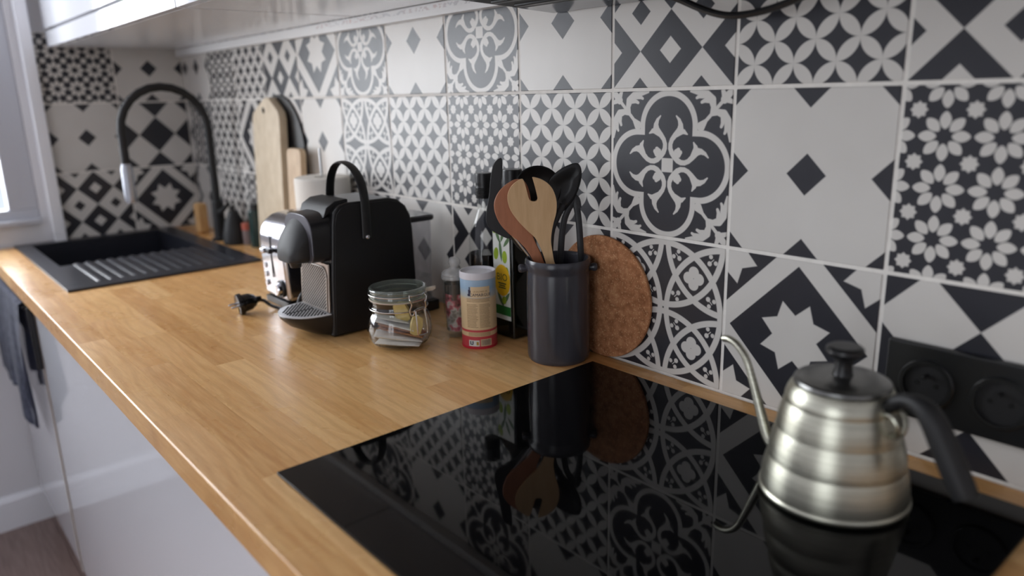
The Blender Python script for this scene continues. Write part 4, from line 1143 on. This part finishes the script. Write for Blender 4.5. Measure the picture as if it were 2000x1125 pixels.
prism(b, [(x, .0012, z) for x, z in out], (0, .005, 0), .001, 1)
o = obj('serving_tray', b, mat('black_tray', (26, 26, 29), .4)); tag(base_at(o, (1.3, .004, 0)), 'dark rounded tray leaning on the tiles behind the wooden boards', 'tray')
roll = thing('paper_towel_roll', 'white kitchen paper roll with thin metal rod behind the coffee machine', 'paper roll', (.99, .066, 0))
b = BM(); lathe(b, [(.018, .008), (.058, .008), (.0605, .012), (.0605, .226), (.0585, .231), (.054, .2325), (.019, .2320), (.018, .230), (.018, .008)], (.99, .066, 0), 56); obj('paper', b, mat('soft_paper', (232, 228, 220), .85, var=.02, scale=50), roll)
b = BM(); lathe(b, [(0, .0005), (.055, .0005), (.056, .003), (.055, .007), (0, .0075)], (.99, .066, 0), 40); obj('stand', b, steel, roll)
b = BM(); lathe(b, [(0, .007), (.0028, .007), (.0028, .292), (.002, .294), (0, .2945)], (.99, .066, 0), 16); obj('rod', b, steel, roll)

# ------------------------------------------------------------------ small things round the tap
b = BM(); box(b, 1.832, 1.872, .040, .072, .0005, .093, .008, 3)
o = obj('brush_block', b, wood('brush_wood', (196, 150, 96), (214, 172, 118), 60)); tag(base_at(o, (1.852, .056, 0)), 'small upright light wooden block left of the tap', 'block')
sd = thing('soap_dispenser', 'black cone-shaped soap bottle just right of the tap', 'bottle', (1.588, .052, 0))
b = BM(); lathe(b, [(0, .0005), (.033, .0005), (.035, .004), (.034, .03), (.026, .065), (.015, .088), (.012, .094), (0, .094)], (1.588, .052, 0), 32); obj('bottle_body', b, black_matte, sd)
b = BM(); lathe(b, [(0, .094), (.0055, .094), (.0055, .104), (.009, .105), (.009, .109), (0, .1095)], (1.588, .052, 0), 20); obj('pump_head', b, black_plastic, sd)
tj = thing('spice_jar', 'little jar with orange-red lid beside the dark green bottle', 'jar', (1.545, .028, 0))
b = BM(); lathe(b, [(0, .0005), (.018, .0005), (.0195, .003), (.0195, .038), (.018, .043), (0, .043)], (1.545, .028, 0), 28); obj('jar_body', b, mat('jar_dull', (120, 104, 102), .4), tj)
b = BM(); lathe(b, [(0, .043), (.0198, .043), (.0198, .060), (.0185, .062), (0, .062)], (1.545, .028, 0), 28); obj('lid', b, mat('orange_red', (176, 84, 60), .45), tj)
gbt = thing('green_bottle', 'dark green bottle at the left edge of the tall pale board', 'bottle', (1.492, .026, 0))
b = BM(); lathe(b, [(0, .0005), (.019, .0005), (.0205, .003), (.0205, .098), (.018, .105), (0, .105)], (1.492, .026, 0), 32); obj('bottle_body', b, mat('dark_green', (30, 54, 50), .25), gbt)
b = BM(); lathe(b, [(0, .105), (.014, .105), (.014, .119), (.013, .1205), (0, .1205)], (1.492, .026, 0), 24); obj('cap', b, black_plastic, gbt)

# ------------------------------------------------------------------ dark towel on the rail
t = NT('dark_towel')
n1 = t.noise(60, detail=3); n2 = t.noise(900, detail=1)
c = t.ramp(n1, [(.3, srgb(62, 67, 90)), (.7, srgb(110, 115, 138))])
t.l(c, t.b.inputs['Base Color']); t.set(Roughness=.95, Sheen_Weight=.3); t.bump(n2, .5, .001)
NU, NV = 44, 22
vs_ = []; b = BM(); grid = []
for j in range(NV+1):
    v = j/NV; row_ = []
    for i in range(NU+1):
        u = i/NU
        x = 1.478+.535*u
        hem = .285+.070*math.exp(-((u-.22)/.13)**2)-.05*max(0, .12-u)/.12
        z = -.0475-v*hem
        fold = .010*math.sin(u*19+1.2*v)+.006*math.sin(u*41+2)
        y_ = .6125+.012*min(1, v*3)*.5+fold*min(1, .15+v)*.9
        x += .03*v*math.sin(u*6)*.3-.06*v*(u-.25)*.6
        y_ = max(y_, .5935)
        row_.append(b.verts.new((x, y_, z)))
    grid.append(row_)
for j in range(NV):
    for i in range(NU): b.faces.new((grid[j][i], grid[j][i+1], grid[j+1][i+1], grid[j+1][i]))
top = grid[0]
back = [b.verts.new((v.co.x, .606, -.0445)) for v in top]; back2 = [b.verts.new((v.co.x, .5975, -.0470)) for v in top]; back3 = [b.verts.new((v.co.x, .5955, -.14)) for v in top]
for A_, B_ in ((top, back), (back, back2), (back2, back3)):
    for i in range(NU): b.faces.new((B_[i], B_[i+1], A_[i+1], A_[i]))
bmesh.ops.solidify(b, geom=b.faces[:], thickness=.0016)
o = obj('hand_towel', b, t.m, angle=80); tag(base_at(o, (1.74, .603, -.36)), 'dark navy hand towel hanging in folds from the cabinet rail', 'towel')
